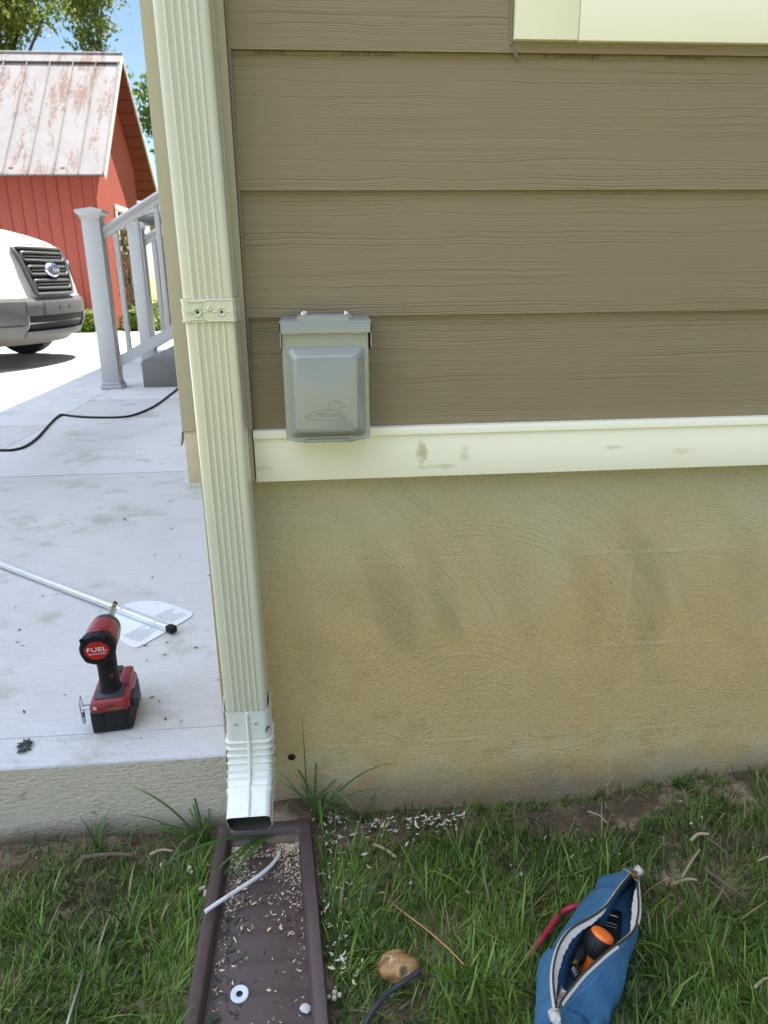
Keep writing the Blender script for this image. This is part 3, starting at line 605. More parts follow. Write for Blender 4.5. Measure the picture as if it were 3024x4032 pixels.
# rolled lock seam down the front of the elbow: a twisted bead
mb = MB(); xc = (XL + XR) / 2 + lean(ZT) + .001; cen = []
for z in np.linspace(-.655, ZT, 14): cen.append((Vector((xc, yfr - .0006, z)), Vector((0, 0, -1))))
for k in range(1, 22):
    a = R(ANG) * k / 21; kk = (k * NC / 21) % 1; cen.append((Vector((xc, piv_y + (RIN - .0022) * math.cos(a), ZT - (RIN - .0022) * math.sin(a))), Vector((0, -math.sin(a), -math.cos(a)))))
for k in range(1, 16):
    s = LEN * k / 15.3; p = Vector((xc, piv_y + (RIN + .0004) * math.cos(aE) - s * math.sin(aE), ZT - (RIN + .0004) * math.sin(aE) - s * math.cos(aE))); cen.append((p, Vector((0, -math.sin(aE), -math.cos(aE)))))
mb.tube([c[0] for c in cen], .0026, 8)
fp = resample([c[0] for c in cen], 44)
for i in range(1, 43):
    t = (fp[i + 1] - fp[i - 1]).normalized(); nrm = Vector((1, 0, 0)).cross(t).normalized()
    if nrm.y > 0: nrm = -nrm
    mb.tube([fp[i] + Vector((-.0034, 0, 0)) - t * .0018 + nrm * .0012, fp[i] + nrm * .0036, fp[i] + Vector((.0034, 0, 0)) + t * .0018 + nrm * .0012], [.0007, .0014, .0007], 6)
sub(mb, 'lock_seam', bpy.data.materials['white_elbow_enamel'], el, ds)
for cx in (-.0620, -.0275):
    mb = MB(); c = (cx + lean(-.68), yfr - .0004, -.676); mb.lathe([(.0036, 0), (.0036, .0012), (.0030, .0022), (.0001, .0026)], c, (0, -1, 0), 16)
    M4 = Matrix.Translation((c[0], c[1] - .0026, c[2])) @ Matrix.Rotation(R(random.uniform(0, 90)), 4, 'Y'); mb.box(-.00035, .00035, -.0002, .0004, -.0030, .0030, M=M4, mi=1)
    sub(mb, 'elbow_screw', [M_STRAP, M_VOID], el, ds)
# torn lips where the pipe slips into the elbow
for pts in ([(XR + .004, -.040, -.630), (XR + .0045, -.052, -.638), (XR + .003, -.064, -.650), (XR - .002, -.0765, -.6535)], [(XL - .003, -.05, -.635), (XL - .0035, -.064, -.645), (XL - .001, -.0745, -.653)]):
    mb = MB(); P = [Vector((p[0] + lean(-.65), p[1], p[2])) for p in pts]; q = Vector((.0009 if P[0].x > -.04 else -.0009, -.0003, 0)); dn = Vector((0, 0, -.035))
    mb.loft([P, [p + dn for p in P], [p + dn + q for p in P], [p + q for p in P], P], False); sub(mb, 'elbow_lip', bpy.data.materials['white_elbow_enamel'], el, ds)
fly = thing('fly', 'black fly resting on the right side of the crimped elbow', 'fly', (-.004, -.0805, -.685))
mb = MB(); mb.lathe([(.0002, -.004), (.0014, -.003), (.0019, -.001), (.0013, .0008), (.0016, .002), (.0012, .0034), (.0002, .004)], (-.003, -.0815, -.686), (.75, -.1, .6), 10); mb.build('body', M_FLY, fly)
mb = MB()
for s in (-1, 1): mb.add([(-.004, -.083, -.6865), (-.008, -.084, -.690 + s * .0012), (-.0062, -.084, -.692 + s * .0022), (-.0035, -.083, -.688 + s * .001)], [(0, 1, 2, 3)])
for k in range(6): mb.tube([(-.003, -.0812, -.686), (-.003 + .003 * math.cos(k * 1.05), -.080, -.686 + .003 * math.sin(k * 1.05))], .00025, 4)
mb.build('wing', M_WING, fly)

# ------------------------------------------------------------------ power outlet box
ob = thing('outlet_box', 'grey weatherproof power outlet box with embossed duck emblem on the taupe siding', 'outlet box', (.12, -.01, -.18))
mb = MB(); mb.box(.0575, .1835, -.074, -.004, -.176, -.006, .003); mb.build('box_body', M_STEELP, ob)
# cover: sheet with pressed pan
def rr_loop(x0, x1, z0, z1, r, y, n=6):
    L = []
    for cx, cz, a0 in ((x1 - r, z1 - r, 0), (x0 + r, z1 - r, 90), (x0 + r, z0 + r, 180), (x1 - r, z0 + r, 270)):
        for k in range(n + 1): a = R(a0 + 90 * k / n); L.append((cx + r * math.cos(a), y, cz + r * math.sin(a)))
    return L
mb = MB(); y0 = -.0785
L = [rr_loop(.0560, .1842, -.1785, -.0075, .002, -.010), rr_loop(.0560, .1842, -.1785, -.0075, .002, y0 + .002), rr_loop(.0570, .1832, -.1775, -.0085, .002, y0), rr_loop(.0625, .1775, -.1748, -.0385, .0085, y0), rr_loop(.0632, .1768, -.1740, -.0393, .009, y0 - .0012), rr_loop(.0652, .1748, -.1718, -.0420, .0088, y0 - .0042), rr_loop(.0722, .1668, -.1655, -.0505, .0075, y0 - .0150), rr_loop(.0735, .1652, -.1640, -.0522, .0072, y0 - .0168), rr_loop(.0752, .1632, -.1620, -.0542, .0068, y0 - .0175)]
mb.loft(L, True, True, True)
# side returns and bottom finger lip
lip = [(.0562, -.1775), (.0700, -.1800), (.0855, -.1828), (.1535, -.1828), (.1690, -.1800), (.1840, -.1775)]
mb.loft([[(x, y0 - .0004, -.1725) for x, z in lip], [(x, y0 - .0012, z + .001) for x, z in lip], [(x, y0 - .0030, z) for x, z in lip], [(x, y0 + .0006, z - .0006) for x, z in lip], [(x, y0 + .0012, -.1735) for x, z in lip]], False)
mb.box(.0872, .1520, y0 - .0052, y0 - .0012, -.1826, -.1772, .0012)
cov = mb.build('hinged_cover', M_STEELP, ob, smooth=40)
yl = y0 - .0176
def zp(u, v): p = px(1050 + u / 3.687, 1180 + v / 3.687, 1, yl); return Vector((p.x, yl + .0001, p.z))
body = [(555, 1680), (600, 1665), (650, 1640), (700, 1603), (780, 1582), (860, 1585), (920, 1600), (1000, 1605), (1062, 1622), (1092, 1665), (1080, 1712), (1030, 1736), (900, 1738), (690, 1738), (640, 1715), (590, 1705), (555, 1680)]
head = [(965, 1606), (950, 1580), (905, 1550), (900, 1510), (925, 1475), (985, 1455), (1040, 1470), (1072, 1500), (1105, 1520), (1160, 1532), (1130, 1545), (1070, 1552), (1022, 1575), (1012, 1602)]
mb = MB(); mb.tube(catmull([zp(*p) for p in body], 4), .00085, 6); mb.tube(catmull([zp(*p) for p in head], 4), .0008, 6)
mb.lathe([(.0011, 0), (.0008, .0008), (.0001, .001)], zp(1012, 1487), (0, -1, 0), 8); c = zp(1130, 1722)
mb.tube([c + Vector((.0028 * math.cos(a), 0, .0028 * math.sin(a))) for a in np.linspace(0, 6.283, 14)], .0005, 5)
add_text(mb, "R", .0034, c, (1, 0, 0), (0, 0, 1), .0005); p = (zp(700, 1665) + zp(1060, 1665)) / 2; add_text(mb, "Midwest", .0118, p, (1, 0, 0), (0, 0, 1), .0008, .95, .25)
sub(mb, 'embossed_emblem', M_STEELP, cov, ob, 50)
mb = MB(); hy = -.0835
mb.add([], [])
L = []
prof = [(-.010, .0005), (-.060, -.0005), (hy + .003, -.0022), (hy + .0006, -.0032), (hy, -.005), (hy, -.0195)]
mb.loft([[(x, y, z) for y, z in prof] for x in (.0545, .1880)], False); mb.loft([[(x, min(y + .0012, -.009), z - .0012 if k < 4 else z) for k, (y, z) in enumerate(prof)] for x in (.0555, .1870)], False)
mb.loft([[(.0545, hy, -.0195), (.1880, hy, -.0195)], [(.0555, hy + .0012, -.0195), (.1870, hy + .0012, -.0195)]], False)
for x, d in ((.0545, 1), (.1880, -1)):
    side = [(-.010, .0005), (-.060, -.0005), (hy + .003, -.0022), (hy, -.005), (hy, -.0195), (hy, -.0400), (hy + .012, -.0450), (-.010, -.05)]
    mb.add([(x, y, z) for y, z in side] + [(x + d * .0013, y, z) for y, z in side], [tuple(range(8)), tuple(range(8, 16))[::-1]] + [(i, (i + 1) % 8, 8 + (i + 1) % 8, 8 + i) for i in range(8)])
mb.box(.0690, .0835, hy - .0003, hy + .001, -.0203, -.0192); mb.box(.1600, .1730, hy - .0003, hy + .001, -.0203, -.0192)
mb.build('rain_hood', M_STEELP, ob)
mb = MB(); L = []
for z, g in ((-.0030, 0), (.0028, 0), (.0052, -.0025), (.0058, -.006)):
    x0, x1, ya, yb = .0795 - g * .9, .1612 + g * .9, -.0805 - g, -.022 + g; c = .006
    L.append([(x0 + c, ya, z), (x1 - c, ya, z), (x1, ya + c, z), (x1, yb - c, z), (x1 - c, yb, z), (x0 + c, yb, z), (x0, yb - c, z), (x0, ya + c, z)])
mb.loft(L, True, True, True); hub = mb.build('hub_plate', M_STEELP, ob)
for x, y in ((.0890, -.071), (.0915, -.046), (.1520, -.067)):
    mb = MB(); mb.lathe([(.0042, .0058), (.0042, .0066), (.0034, .0068), (.0034, .0092), (.0030, .0100), (.0001, .0102)], (x, y, 0), (.03, .0, 1), 6 if random.random() < .9 else 12); mb.lathe([(.0044, .0056), (.0046, .0060), (.0044, .0066), (.003, .0068)], (x, y, 0), (0, 0, 1), 14)
    sub(mb, 'hex_screw', M_ZINC, hub, ob)

# ------------------------------------------------------------------ splash block and what lies on it
sp_ = thing('splash_block', 'brown plastic splash block under the downspout mouth, littered with wood shavings', 'splash block', (-.02, -.3, GZ - .005))
mb = MB(); L = []
def spl_sec(y):
    t = (-.03 - y) / .62; xl = -.1135 - .004 * t; xr = .060 + .046 * t; zt = -.928 - .012 * t
    fl = zt - .024 + .005 * math.sin(0); b = zt - .05
    inner = []
    for k in range(9):
        s = k / 8; inner.append((xl + .030 + (xr - .030 - xl - .030) * s, fl + .0035 * math.sin(math.pi * s)))
    return [(xl - .004, b), (xl, zt - .003), (xl + .002, zt), (xl + .018, zt), (xl + .0205, zt - .002), (xl + .025, fl + .001)] + inner + [(xr - .025, fl + .001), (xr - .0205, zt - .002), (xr - .018, zt), (xr - .002, zt), (xr, zt - .003), (xr + .004, b)]
ysp = [-.050, -.054, -.058] + list(np.arange(-.065, -.66, -.0065))
for i, y in enumerate(ysp):
    s = spl_sec(y)
    if i < 3: h = (s[2][1], s[2][1] - .003, s[2][1] - .018)[i]; s = [(x, z if (j < 5 or j > len(s) - 6) else max(z, h)) for j, (x, z) in enumerate(s)]
    else:
        ph = ((-y) % .052) / .052     # shallow stepped flutes across the floor
        s = [(x, z + (.0022 * (1 - ph) if 5 < j < len(s) - 6 else 0)) for j, (x, z) in enumerate(s)]
    mid = 20
    L.append([(x, y - (.018 * math.sin(math.pi * max(0, min(1, (j - 6) / 8))) - .018 if False else 0), z) for j, (x, z) in enumerate(s)])
s0 = spl_sec(-.05)
L = [[(x, -.030, z if j in (0, len(s0) - 1) else s0[2][1] - .05) for j, (x, z) in enumerate(s0)], [(x * .985, -.032, s0[2][1] - .002 if 0 < j < len(s0) - 1 else z) for j, (x, z) in enumerate(s0)], [(x, -.036, s0[2][1] if 0 < j < len(s0) - 1 else z) for j, (x, z) in enumerate(s0)]] + L
mb.loft(L, False); mb.build('tray', M_SPL, sp_, smooth=45)
def spl_z(x, y): t = (-.03 - y) / .62; return -.928 - .012 * t - .0215
# shavings: little curled flakes, nobody could count them
def flakes(name, n, sampler, zf, size, mats, label, cat, thick=.0004):
    Vs, Fs = [], []
    for i in range(n):
        x, y = sampler(); s = size * random.uniform(.35, 1.0) * (1 if random.random() < .88 else random.uniform(1.4, 2.1)); a = random.uniform(0, 6.28); wv = s * random.uniform(.18, .5); curl = random.uniform(-.5, .5)
        tilt = random.uniform(-.35, .35); z = zf(x, y) + .0012 + abs(tilt) * s * .3; o = len(Vs)
        ca, sa = math.cos(a), math.sin(a)
        for k in range(4):
            u = (k / 3 - .5) * s; hx = u; hz = abs(u) * abs(curl) * 1.2 + u * tilt; bend = curl * s * (k / 3 - .5) ** 2 * 2
            ww = wv * (.5 if k in (0, 3) else 1)
            for sg in (-.5, .5): Vs.append((x + ca * hx - sa * (bend + sg * ww), y + sa * hx + ca * (bend + sg * ww), z + hz))
        for k in range(3): Fs.append((o + 2 * k, o + 2 * k + 1, o + 2 * k + 3, o + 2 * k + 2))
    ob_ = big_mesh(name, np.array(Vs), np.array(Fs), mats, smooth=True); kind(ob_, 'stuff'); return tag(ob_, label, cat)
def samp_tray():
    while True:
        y = -.072 - .47 * random.random() ** 1.9; t = (-.03 - y) / .62; x = random.uniform(-.085, .036 + .04 * t)
        d = max(0, 1 - (-y - .07) / .2); edge = min(abs(x + .085), abs(x - .036 - .04 * t))
        ph = ((-y) % .052) / .052
        if random.random() < .07 + .93 * d ** 1.3 or (edge < .014 and random.random() < .3) or (ph < .10 and random.random() < .85 and -y < .36): return x, y
flakes('wood_shavings', 2300, samp_tray, spl_z, .0042, M_CHIP, 'pale wood shavings scattered over the floor of the brown splash block', 'wood shavings')
flakes('large_shavings', 26, lambda: (random.uniform(-.07, .03), -.085 - .2 * random.random() ** 1.5), lambda x, y: spl_z(x, y) + .002, .014, plain('tan_shaving', (.66, .46, .27), .8, var=.3, scale=160), 'larger tan curled shavings near the top of the splash block tray', 'wood shavings')
flakes('grass_clippings', 300, lambda: (random.choice((random.uniform(-.088, -.04), random.uniform(-.088, .05))), -.075 - .47 * random.random() ** 1.4), spl_z, .010, plain('dark_clipping', (.03, .05, .02), .7), 'dark green grass clippings mixed in the splash block tray', 'grass clippings')
# white cut cable lying across the left rim
pts = [px(u, v, 2, z) for u, v, z in ((808, 3590, -.9195), (850, 3560, -.921), (930, 3508, -.926), (1010, 3455, -.932), (1060, 3415, -.937), (1090, 3380, -.942), (1100, 3360, -.944))]
mb = MB(); mb.tube(catmull(pts, 6), .0034, 8); tag(mb.build('cable_offcut', M_WHITEPL), 'white cable offcut lying across the left rim of the splash block', 'cable offcut')
mb = MB(); p = px(944, 3921, 2, -.9545); p.z = spl_z(p.x, p.y) + .0045; mb.lathe([(.0050, 0), (.0050, .0014), (.0062, .0020), (.0125, .0020), (.0135, .0012), (.0135, 0), (.0050, 0)], p, (.05, -.1, 1), 28, cap=False); tag(mb.build('washer', plain('white_nylon', (.62, .68, .70), .35)), 'round white plastic washer lying in the splash block tray', 'washer')
mb = MB(); p = px(1203, 3975, 2, -.955); p.z = spl_z(p.x, p.y) + .003
mb.lathe([(.0005, -.003), (.006, -.002), (.0085, .0004), (.006, .003), (.0005, .0042)], p, (.2, .15, 1), 9); mb.v = [(x + .002 * mnoise.noise(Vector((x * 200, y * 200, z * 200))), y + .004 * mnoise.noise(Vector((x * 150, y * 150, 3))), z) for x, y, z in mb.v]
tag(mb.build('plaster_chip', M_PCHIP), 'pale grey plaster chip by the right wall of the splash block tray', 'chip')

# ------------------------------------------------------------------ lawn
def in_splash(x, y, m_=0.0): t = (-.03 - y) / .62; return y < -.028 + m_ and y > -.68 and -.119 - .004 * t - m_ < x < .065 + .046 * t + m_
BAGP = []
def dens(x, y):
    if y > .008 or (x < -.09 and y > -.004): return 0
    if in_splash(x, y, .004): return 0
    d = 1.0
    if x > -.09: d *= min(1, max(.30, (-y - .008) / .055))
    else: d *= min(1, max(.12, (-y - .02) / .10))
    n1 = mnoise.noise(Vector((x * 7, y * 7, 2.2))); d *= min(1, max(.25, .85 + n1 * 1.1))
    for cx, cy_, rx, ry, k in ((.60, -.045, .13, .050, .93), (.72, -.05, .12, .035, .75), (.95, -.06, .06, .03, .6), (.15, -.05, .09, .04, .7), (.27, -.07, .1, .03, .5), (.80, -.20, .16, .09, .62), (.42, -.13, .05, .04, .5), (.33, -.26, .05, .04, .45), (-.32, -.16, .08, .05, .5), (.20, -.17, .06, .05, .5), (-.2, -.05, .09, .04, .5), (-.02, -.01, .1, .03, .8)):
        e = ((x - cx) / rx) ** 2 + ((y - cy_) / ry) ** 2
        if e < 1.6: d *= 1 - k * max(0, min(1, (1.6 - e)))
    if y > -.014 and x > .35 and x < 1.2: d = max(d, .8 * max(0, .4 + mnoise.noise(Vector((x * 9, 0, 8.1)))))
    if y < -.9: d *= .55
    return d
def blades(n, xr, yr, hmin, hmax, wmax, tone, dn, lay=(.15, 1.1), seg=4):
    roots = []
    while len(roots) < n:
        x = random.uniform(*xr); y = random.uniform(*yr)
        if random.random() < dn(x, y): roots.append((x, y, gh(x, y) - .002))
    P = np.array(roots); N = n
    patch = np.array([mnoise.noise(Vector((x * 5, y * 5, 9.9))) for x, y, _ in roots]); patch2 = np.array([mnoise.noise(Vector((x * 14, y * 14, 4.4))) for x, y, _ in roots])
    h = (hmin + (hmax - hmin) * RNG.random(N) ** 1.6) * (1 + .35 * patch); az = patch2 * 3.5 + RNG.normal(0, 1.1, N) + 1.0; ln = lay[0] + (lay[1] - lay[0]) * RNG.random(N) ** 1.2; wd = wmax * (.45 + .55 * RNG.random(N)); cv = RNG.random(N) * .9
    V = np.zeros((N, 2 * seg + 1, 3)); tw = RNG.normal(0, .7, N)
    hor = np.zeros(N); ver = np.zeros(N)
    for k in range(seg + 1):
        t = k / seg
        if k:
            th = ln + cv * 1.3 * (t - .5 / seg); hor = hor + np.sin(th) * h / seg; ver = ver + np.cos(th) * h / seg
        c = P + np.c_[np.cos(az) * hor, np.sin(az) * hor, ver]
        pa = az + np.pi / 2 + tw * t * .6; ww = wd * (1 - t ** 1.8) * .5 * (.75 + .5 * min(1, t * 3)); side = np.c_[np.cos(pa) * ww, np.sin(pa) * ww, np.zeros(N)]
        if k < seg: V[:, 2 * k] = c - side; V[:, 2 * k + 1] = c + side
        else: V[:, 2 * seg] = c
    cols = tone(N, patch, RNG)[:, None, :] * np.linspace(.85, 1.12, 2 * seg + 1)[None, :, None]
    base = (np.arange(N) * (2 * seg + 1))[:, None]
    q = [np.c_[base + 2 * k, base + 2 * k + 1, base + 2 * k + 3, base + 2 * k + 2] for k in range(seg - 1)]
    q.append(np.c_[base + 2 * seg - 2, base + 2 * seg - 1, base + 2 * seg, base + 2 * seg])
    return V.reshape(-1, 3), np.concatenate(q), cols.reshape(-1, 3)
def tone_g(N, patch, g):
    a = np.array([.022, .062, .010]); b = np.array([.215, .345, .050]); y_ = np.array([.34, .30, .12])
    t = np.clip(g.random(N) ** 1.4 * .95 + patch * .5, 0, 1)[:, None]; c = a * (1 - t) + b * t
    d = (g.random(N) < .10)[:, None]; return np.where(d, y_ * (.5 + .6 * g.random(N))[:, None], c)
def tone_b(N, patch, g):
    a = np.array([.17, .12, .065]); b = np.array([.42, .32, .19]); t = g.random(N)[:, None] ** 1.5; return a * (1 - t) + b * t
def quads_tri(V, F): return V, F
def grass_obj(name, parts, label):
    Vs, Fs, Cs = [], [], []; o = 0
    for v, f, c in parts: Vs.append(v); Fs.append(f + o); Cs.append(c); o += len(v)
    F = np.concatenate(Fs); V = np.concatenate(Vs); C = np.concatenate(Cs)
    # last row of each blade is a triangle: split quads into triangles, drop the degenerate half
    T = np.concatenate([F[:, [0, 1, 2]], F[F[:, 2] != F[:, 3]][:, [0, 2, 3]]])
    ob_ = big_mesh(name, V, T, M_GRASS, C, smooth=True); kind(ob_, 'stuff'); return tag(ob_, label, 'grass')
def dens_th(x, y):
    if y > .006 or (x < -.09 and y > -.005) or in_splash(x, y, .002): return 0
    d = .30 + .5 * max(0, mnoise.noise(Vector((x * 6, y * 6, 7.7))))
    if y > -.13: d = 1.0 if x < -.09 else .85
    if .62 < x < 1.15 and -.32 < y < -.08: d = max(d, 1.0)
    return d
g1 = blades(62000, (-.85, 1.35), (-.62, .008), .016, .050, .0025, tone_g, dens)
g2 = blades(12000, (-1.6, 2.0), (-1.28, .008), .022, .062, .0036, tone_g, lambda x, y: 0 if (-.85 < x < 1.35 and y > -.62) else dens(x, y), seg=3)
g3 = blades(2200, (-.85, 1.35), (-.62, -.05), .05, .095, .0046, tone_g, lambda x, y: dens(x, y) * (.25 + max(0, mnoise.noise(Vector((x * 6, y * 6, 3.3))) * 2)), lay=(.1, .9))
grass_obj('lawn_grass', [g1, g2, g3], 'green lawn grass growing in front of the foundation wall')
t1 = blades(15000, (-.9, 1.35), (-.62, .006), .018, .05, .0022, tone_b, dens_th, lay=(1.15, 1.62), seg=3)
grass_obj('dead_grass', [t1], 'brown dead grass thatch lying between the green blades')
flakes('soil_crumbs', 900, lambda: (random.gauss(.62, .16), -.012 - abs(random.gauss(0, .045))), gh, .006, plain('soil_crumb', (.15, .108, .072), .95, var=.4, scale=200), 'brown soil crumbs on the bare patch beside the wall', 'soil')
def samp_wallchips():
    r = random.random()
    if r < .45: c = random.choice((.10, .17, .20, .27, .33)); return random.gauss(c, .018), -.022 - abs(random.gauss(0, .022))
    if r < .8: return random.gauss(.105, .02), -.05 - random.random() * .32
    if r < .9: return random.gauss(.32, .12), -.06 - random.random() * .15
    return random.uniform(-.45, .9), -.03 - random.random() * .2
def z_chip(x, y): return gh(x, y) + .012
flakes('paint_flakes', 120, samp_wallchips, z_chip, .0085, M_PCHIP, 'white paint flakes fallen in the grass along the wall', 'paint flakes')
flakes('bark_shavings', 150, samp_wallchips, z_chip, .010, M_CHIP, 'tan wood chips fallen in the grass right of the splash block', 'wood chips')
flakes('slab_clippings', 95, lambda: (random.uniform(-1.0, -.12), random.uniform(.03, 1.9) ** 1.0), lambda x, y: SZ, .011, plain('wet_clipping', (.035, .055, .02), .7), 'small dark grass clippings dropped on the concrete walkway', 'grass clippings')
# long coarse tufts by the downspout
def tuft(label, x, y, specs):
    o = thing('grass_tuft', label, 'grass tuft', (x, y, gh(x, y)), 0, 'coarse grass tufts around the downspout foot')
    Vs, Fs, Cs = [], [], []; k0 = 0
    for az, ln, lean_, droop, wd in specs:
        P = []; p = Vector((random.uniform(-.006, .006), random.uniform(-.006, .006), 0)); n = 10; th = lean_
        for k in range(n + 1):
            P.append(p.copy()); th2 = th + droop * (k / n) ** 1.5; p += Vector((math.cos(az) * math.sin(th2), math.sin(az) * math.sin(th2), math.cos(th2))) * (ln / n)
        sd = Vector((-math.sin(az), math.cos(az), 0)); c = np.array([.055, .12, .024]) * random.uniform(.8, 1.7)
        for k in range(n + 1):
            t = k / n; ww = wd * .5 * min(1, .35 + t * 2.2) * (1 - t ** 2.6) + .00015
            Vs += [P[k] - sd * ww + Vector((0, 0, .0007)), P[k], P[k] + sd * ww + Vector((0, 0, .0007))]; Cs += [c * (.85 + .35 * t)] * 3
        for k in range(n): 
            for j in (0, 1): Fs.append((k0 + 3 * k + j, k0 + 3 * k + j + 1, k0 + 3 * k + j + 4, k0 + 3 * k + j + 3))
        k0 += 3 * (n + 1)
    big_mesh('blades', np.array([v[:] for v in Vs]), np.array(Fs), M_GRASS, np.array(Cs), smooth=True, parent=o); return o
def rs(n, a0, a1, l0, l1, w0=.004, w1=.0075): return [(random.uniform(a0, a1), random.uniform(l0, l1), random.uniform(.15, .8), random.uniform(.3, 1.5), random.uniform(w0, w1)) for _ in range(n)]
random.seed(21)
tuft('dense coarse grass tuft left of the splash block by the slab', -.138, -.040, rs(16, 1.6, 5.6, .05, .12, .0028, .005) + [(3.35, .20, .85, .95, .006), (3.05, .17, .9, .7, .0055), (2.95, .19, .55, .8, .006), (3.9, .22, .75, 1.2, .0065), (4.4, .16, .55, 1.5, .006), (3.6, .15, .45, 1.2, .005)])
tuft('long arching blades at the right corner of the splash block', .075, -.035, rs(9, -1, 3.5, .06, .15) + [(-1.5, .25, .35, 1.75, .010), (-1.1, .22, .25, 1.7, .009), (.2, .2, .6, 1.2, .006), (2.6, .10, .6, 1.0, .006), (-.3, .17, .6, 1.0, .006)])
tuft('blades growing out from below the downspout mouth over the tray', -.02, -.052, [(-1.9, .17, 1.1, .55, .011), (-2.0, .16, 1.15, .5, .009), (-2.2, .15, 1.2, .5, .0075), (-2.45, .25, .95, .85, .010)])
tuft('small leaning tuft left against the slab edge', -.335, -.045, rs(9, .8, 2.6, .05, .10, .0022, .0036) + rs(9, 3.2, 6.0, .03, .07, .0022, .004))
tuft('fine dark tuft against the wall right of the downspout', .165, -.012, rs(26, 3.2, 6.2, .03, .085, .002, .0035) + [(.7, .09, .6, .3, .0025)])
tuft('single upright stem in front of the foundation wall', .052, -.012, [(1.7, .20, .05, .12, .0022), (2.9, .1, .3, .8, .003), (.4, .12, .9, .4, .004)])
tuft('short tuft at the wall toward the right edge of the photo', .80, -.006, rs(16, 3.2, 6.2, .03, .075, .002, .004))
random.seed(7)

# ------------------------------------------------------------------ small things in the grass
def seat(u, v, lift): p = px(u, v, 2, GZ + lift); p = px(u, v, 2, gh(p.x, p.y) + lift); return p
p = seat(1573, 3810, .024); stn = MB()
bm = bmesh.new(); bmesh.ops.create_icosphere(bm, subdivisions=4, radius=1)
for q in bm.verts:
    c = q.co.copy(); k = 1 + .16 * mnoise.noise(c * 1.3 + Vector((3, 1, 2))) + .05 * mnoise.noise(c * 4)
    d = (c - Vector((.08, -.75, .55)).normalized()).length
    if d < .42: k -= .16 * (1 - d / .42)
    q.co = Vector((c.x * .031 * k, c.y * .024 * k, c.z * .023 * k)) + p
bm.verts.index_update(); stn.add([q.co[:] for q in bm.verts], [[q.index for q in f.verts] for f in bm.faces]); bm.free()
M_STONE = m_stone(tuple(p + Vector((.004, -.0165, .0135))))
tag(stn.build('stone', M_STONE, smooth=180), 'rounded tan stone with a dark pit lying in the grass', 'stone')
def gcable(name, pts, r, mat, label, cat, n=8, lift=None):
    mb = MB(); P = catmull([seat(u, v, l) for u, v, l in pts], 6); mb.tube(P, r, n); return tag(mb.build(name, mat, smooth=180), label, cat)
gcable('cable', [(1655, 3822, .03), (1600, 3860, .032), (1540, 3900, .03), (1490, 3950, .028), (1455, 4000, .024), (1430, 4060, .02), (1400, 4160, .015)], .0042, M_CABLE, 'short dark grey cable in the grass below the tan stone', 'cable')
gcable('copper_wire', [(1518, 3468, .03), (1527, 3510, .036), (1545, 3555, .04), (1600, 3600, .042), (1680, 3660, .038), (1760, 3730, .034), (1832, 3803, .028)], .0011, M_COPPER, 'thin bent copper wire lying on the grass right of the splash block', 'wire', 6)
gcable('steel_rod', [(330, 3815, .012), (310, 3885, .022), (290, 3950, .028), (262, 4045, .032), (225, 4180, .03)], .0030, M_STEEL, 'slim steel rod in the grass at the lower left corner', 'rod')
gcable('red_cable', [(2285, 3563, .035), (2255, 3572, .036), (2215, 3592, .032), (2175, 3640, .03), (2130, 3700, .026), (2095, 3752, .018), (2080, 3778, .010)], .0047, M_REDCAB, 'red cable end poking out beside the blue tool bag', 'cable')
seeds = ((838, 3503), (842, 3512), (851, 3505), (803, 3495), (808, 3523), (809, 3511), (790, 3500), (755, 3435), (741, 3428), (748, 3418), (637, 3406), (1295, 3925), (1316, 3930), (1338, 3918), (1318, 3908))
for i, (u, v) in enumerate(seeds):
    mb = MB(); p = seat(u, v, .012); r = random.uniform(.0034, .0048)
    mb.lathe([(.0001, -r), (r * .7, -r * .7), (r, 0), (r * .72, r * .7), (r * .2, r * .98), (.0001, r)], p, (random.uniform(-.5, .5), random.uniform(-.5, .5), 1), 10)
    o = mb.build('fallen_seed', M_CREAMS, smooth=180)
    tag(o, 'round cream seed lying in the grass just left of the splash block' if i < 11 else 'round cream seed in the grass cluster right of the splash block', 'seed', 'cream seeds beside the splash block')
twigs = (('pale snapped straw stalk standing up from the thatch right of the blue bag', (2685, 3455), (2755, 3345), .0022, M_STRAW), ('pale straw stalk lying flat right of the blue bag tip', (2652, 3480), (2745, 3465), .0024, M_STRAW),
         ('broad yellow straw stalk near the wall at right', (2720, 3310), (2790, 3284), .0032, M_STRAW), ('brown split stick lying on the thatch at right, longest of its heap', (2770, 3420), (2925, 3530), .0032, M_TWIG), ('brown split stick under the longest one at right', (2790, 3465), (2880, 3555), .0026, M_TWIG),
         ('thin brown stick pointing to the wall at the right edge', (2785, 3300), (2860, 3360), .0022, M_TWIG), ('straw at the right edge of the photo halfway up the lawn', (2985, 3390), (3060, 3380), .002, M_STRAW), ('pale forked straw at the right edge low on the lawn', (2970, 3890), (3050, 3850), .0022, M_STRAW),
         ('tan stick on the soil left of the long grass near the wall', (1470, 3325), (1560, 3375), .0030, M_STRAW), ('grey twig lying along the slab edge at left', (320, 3378), (520, 3365), .0042, M_TWIG), ('tan straw lying right of the grey twig', (590, 3365), (680, 3350), .0026, M_STRAW), ('short straw standing by the wall soil patch', (2315, 3195), (2390, 3240), .0018, M_STRAW))
for lb, a, b, r, mt in twigs:
    A = seat(*a, .016); B = seat(*b, .022); mid = (A + B) / 2 + Vector((random.uniform(-.004, .004), random.uniform(-.004, .004), .004)); mb = MB(); mb.tube(catmull([A, mid, B], 6), [r * (1 - .3 * k / 12) for k in range(13)], 6)
    tag(mb.build('dry_twig', mt), lb, 'twig', 'dry straws and twigs on the lawn')

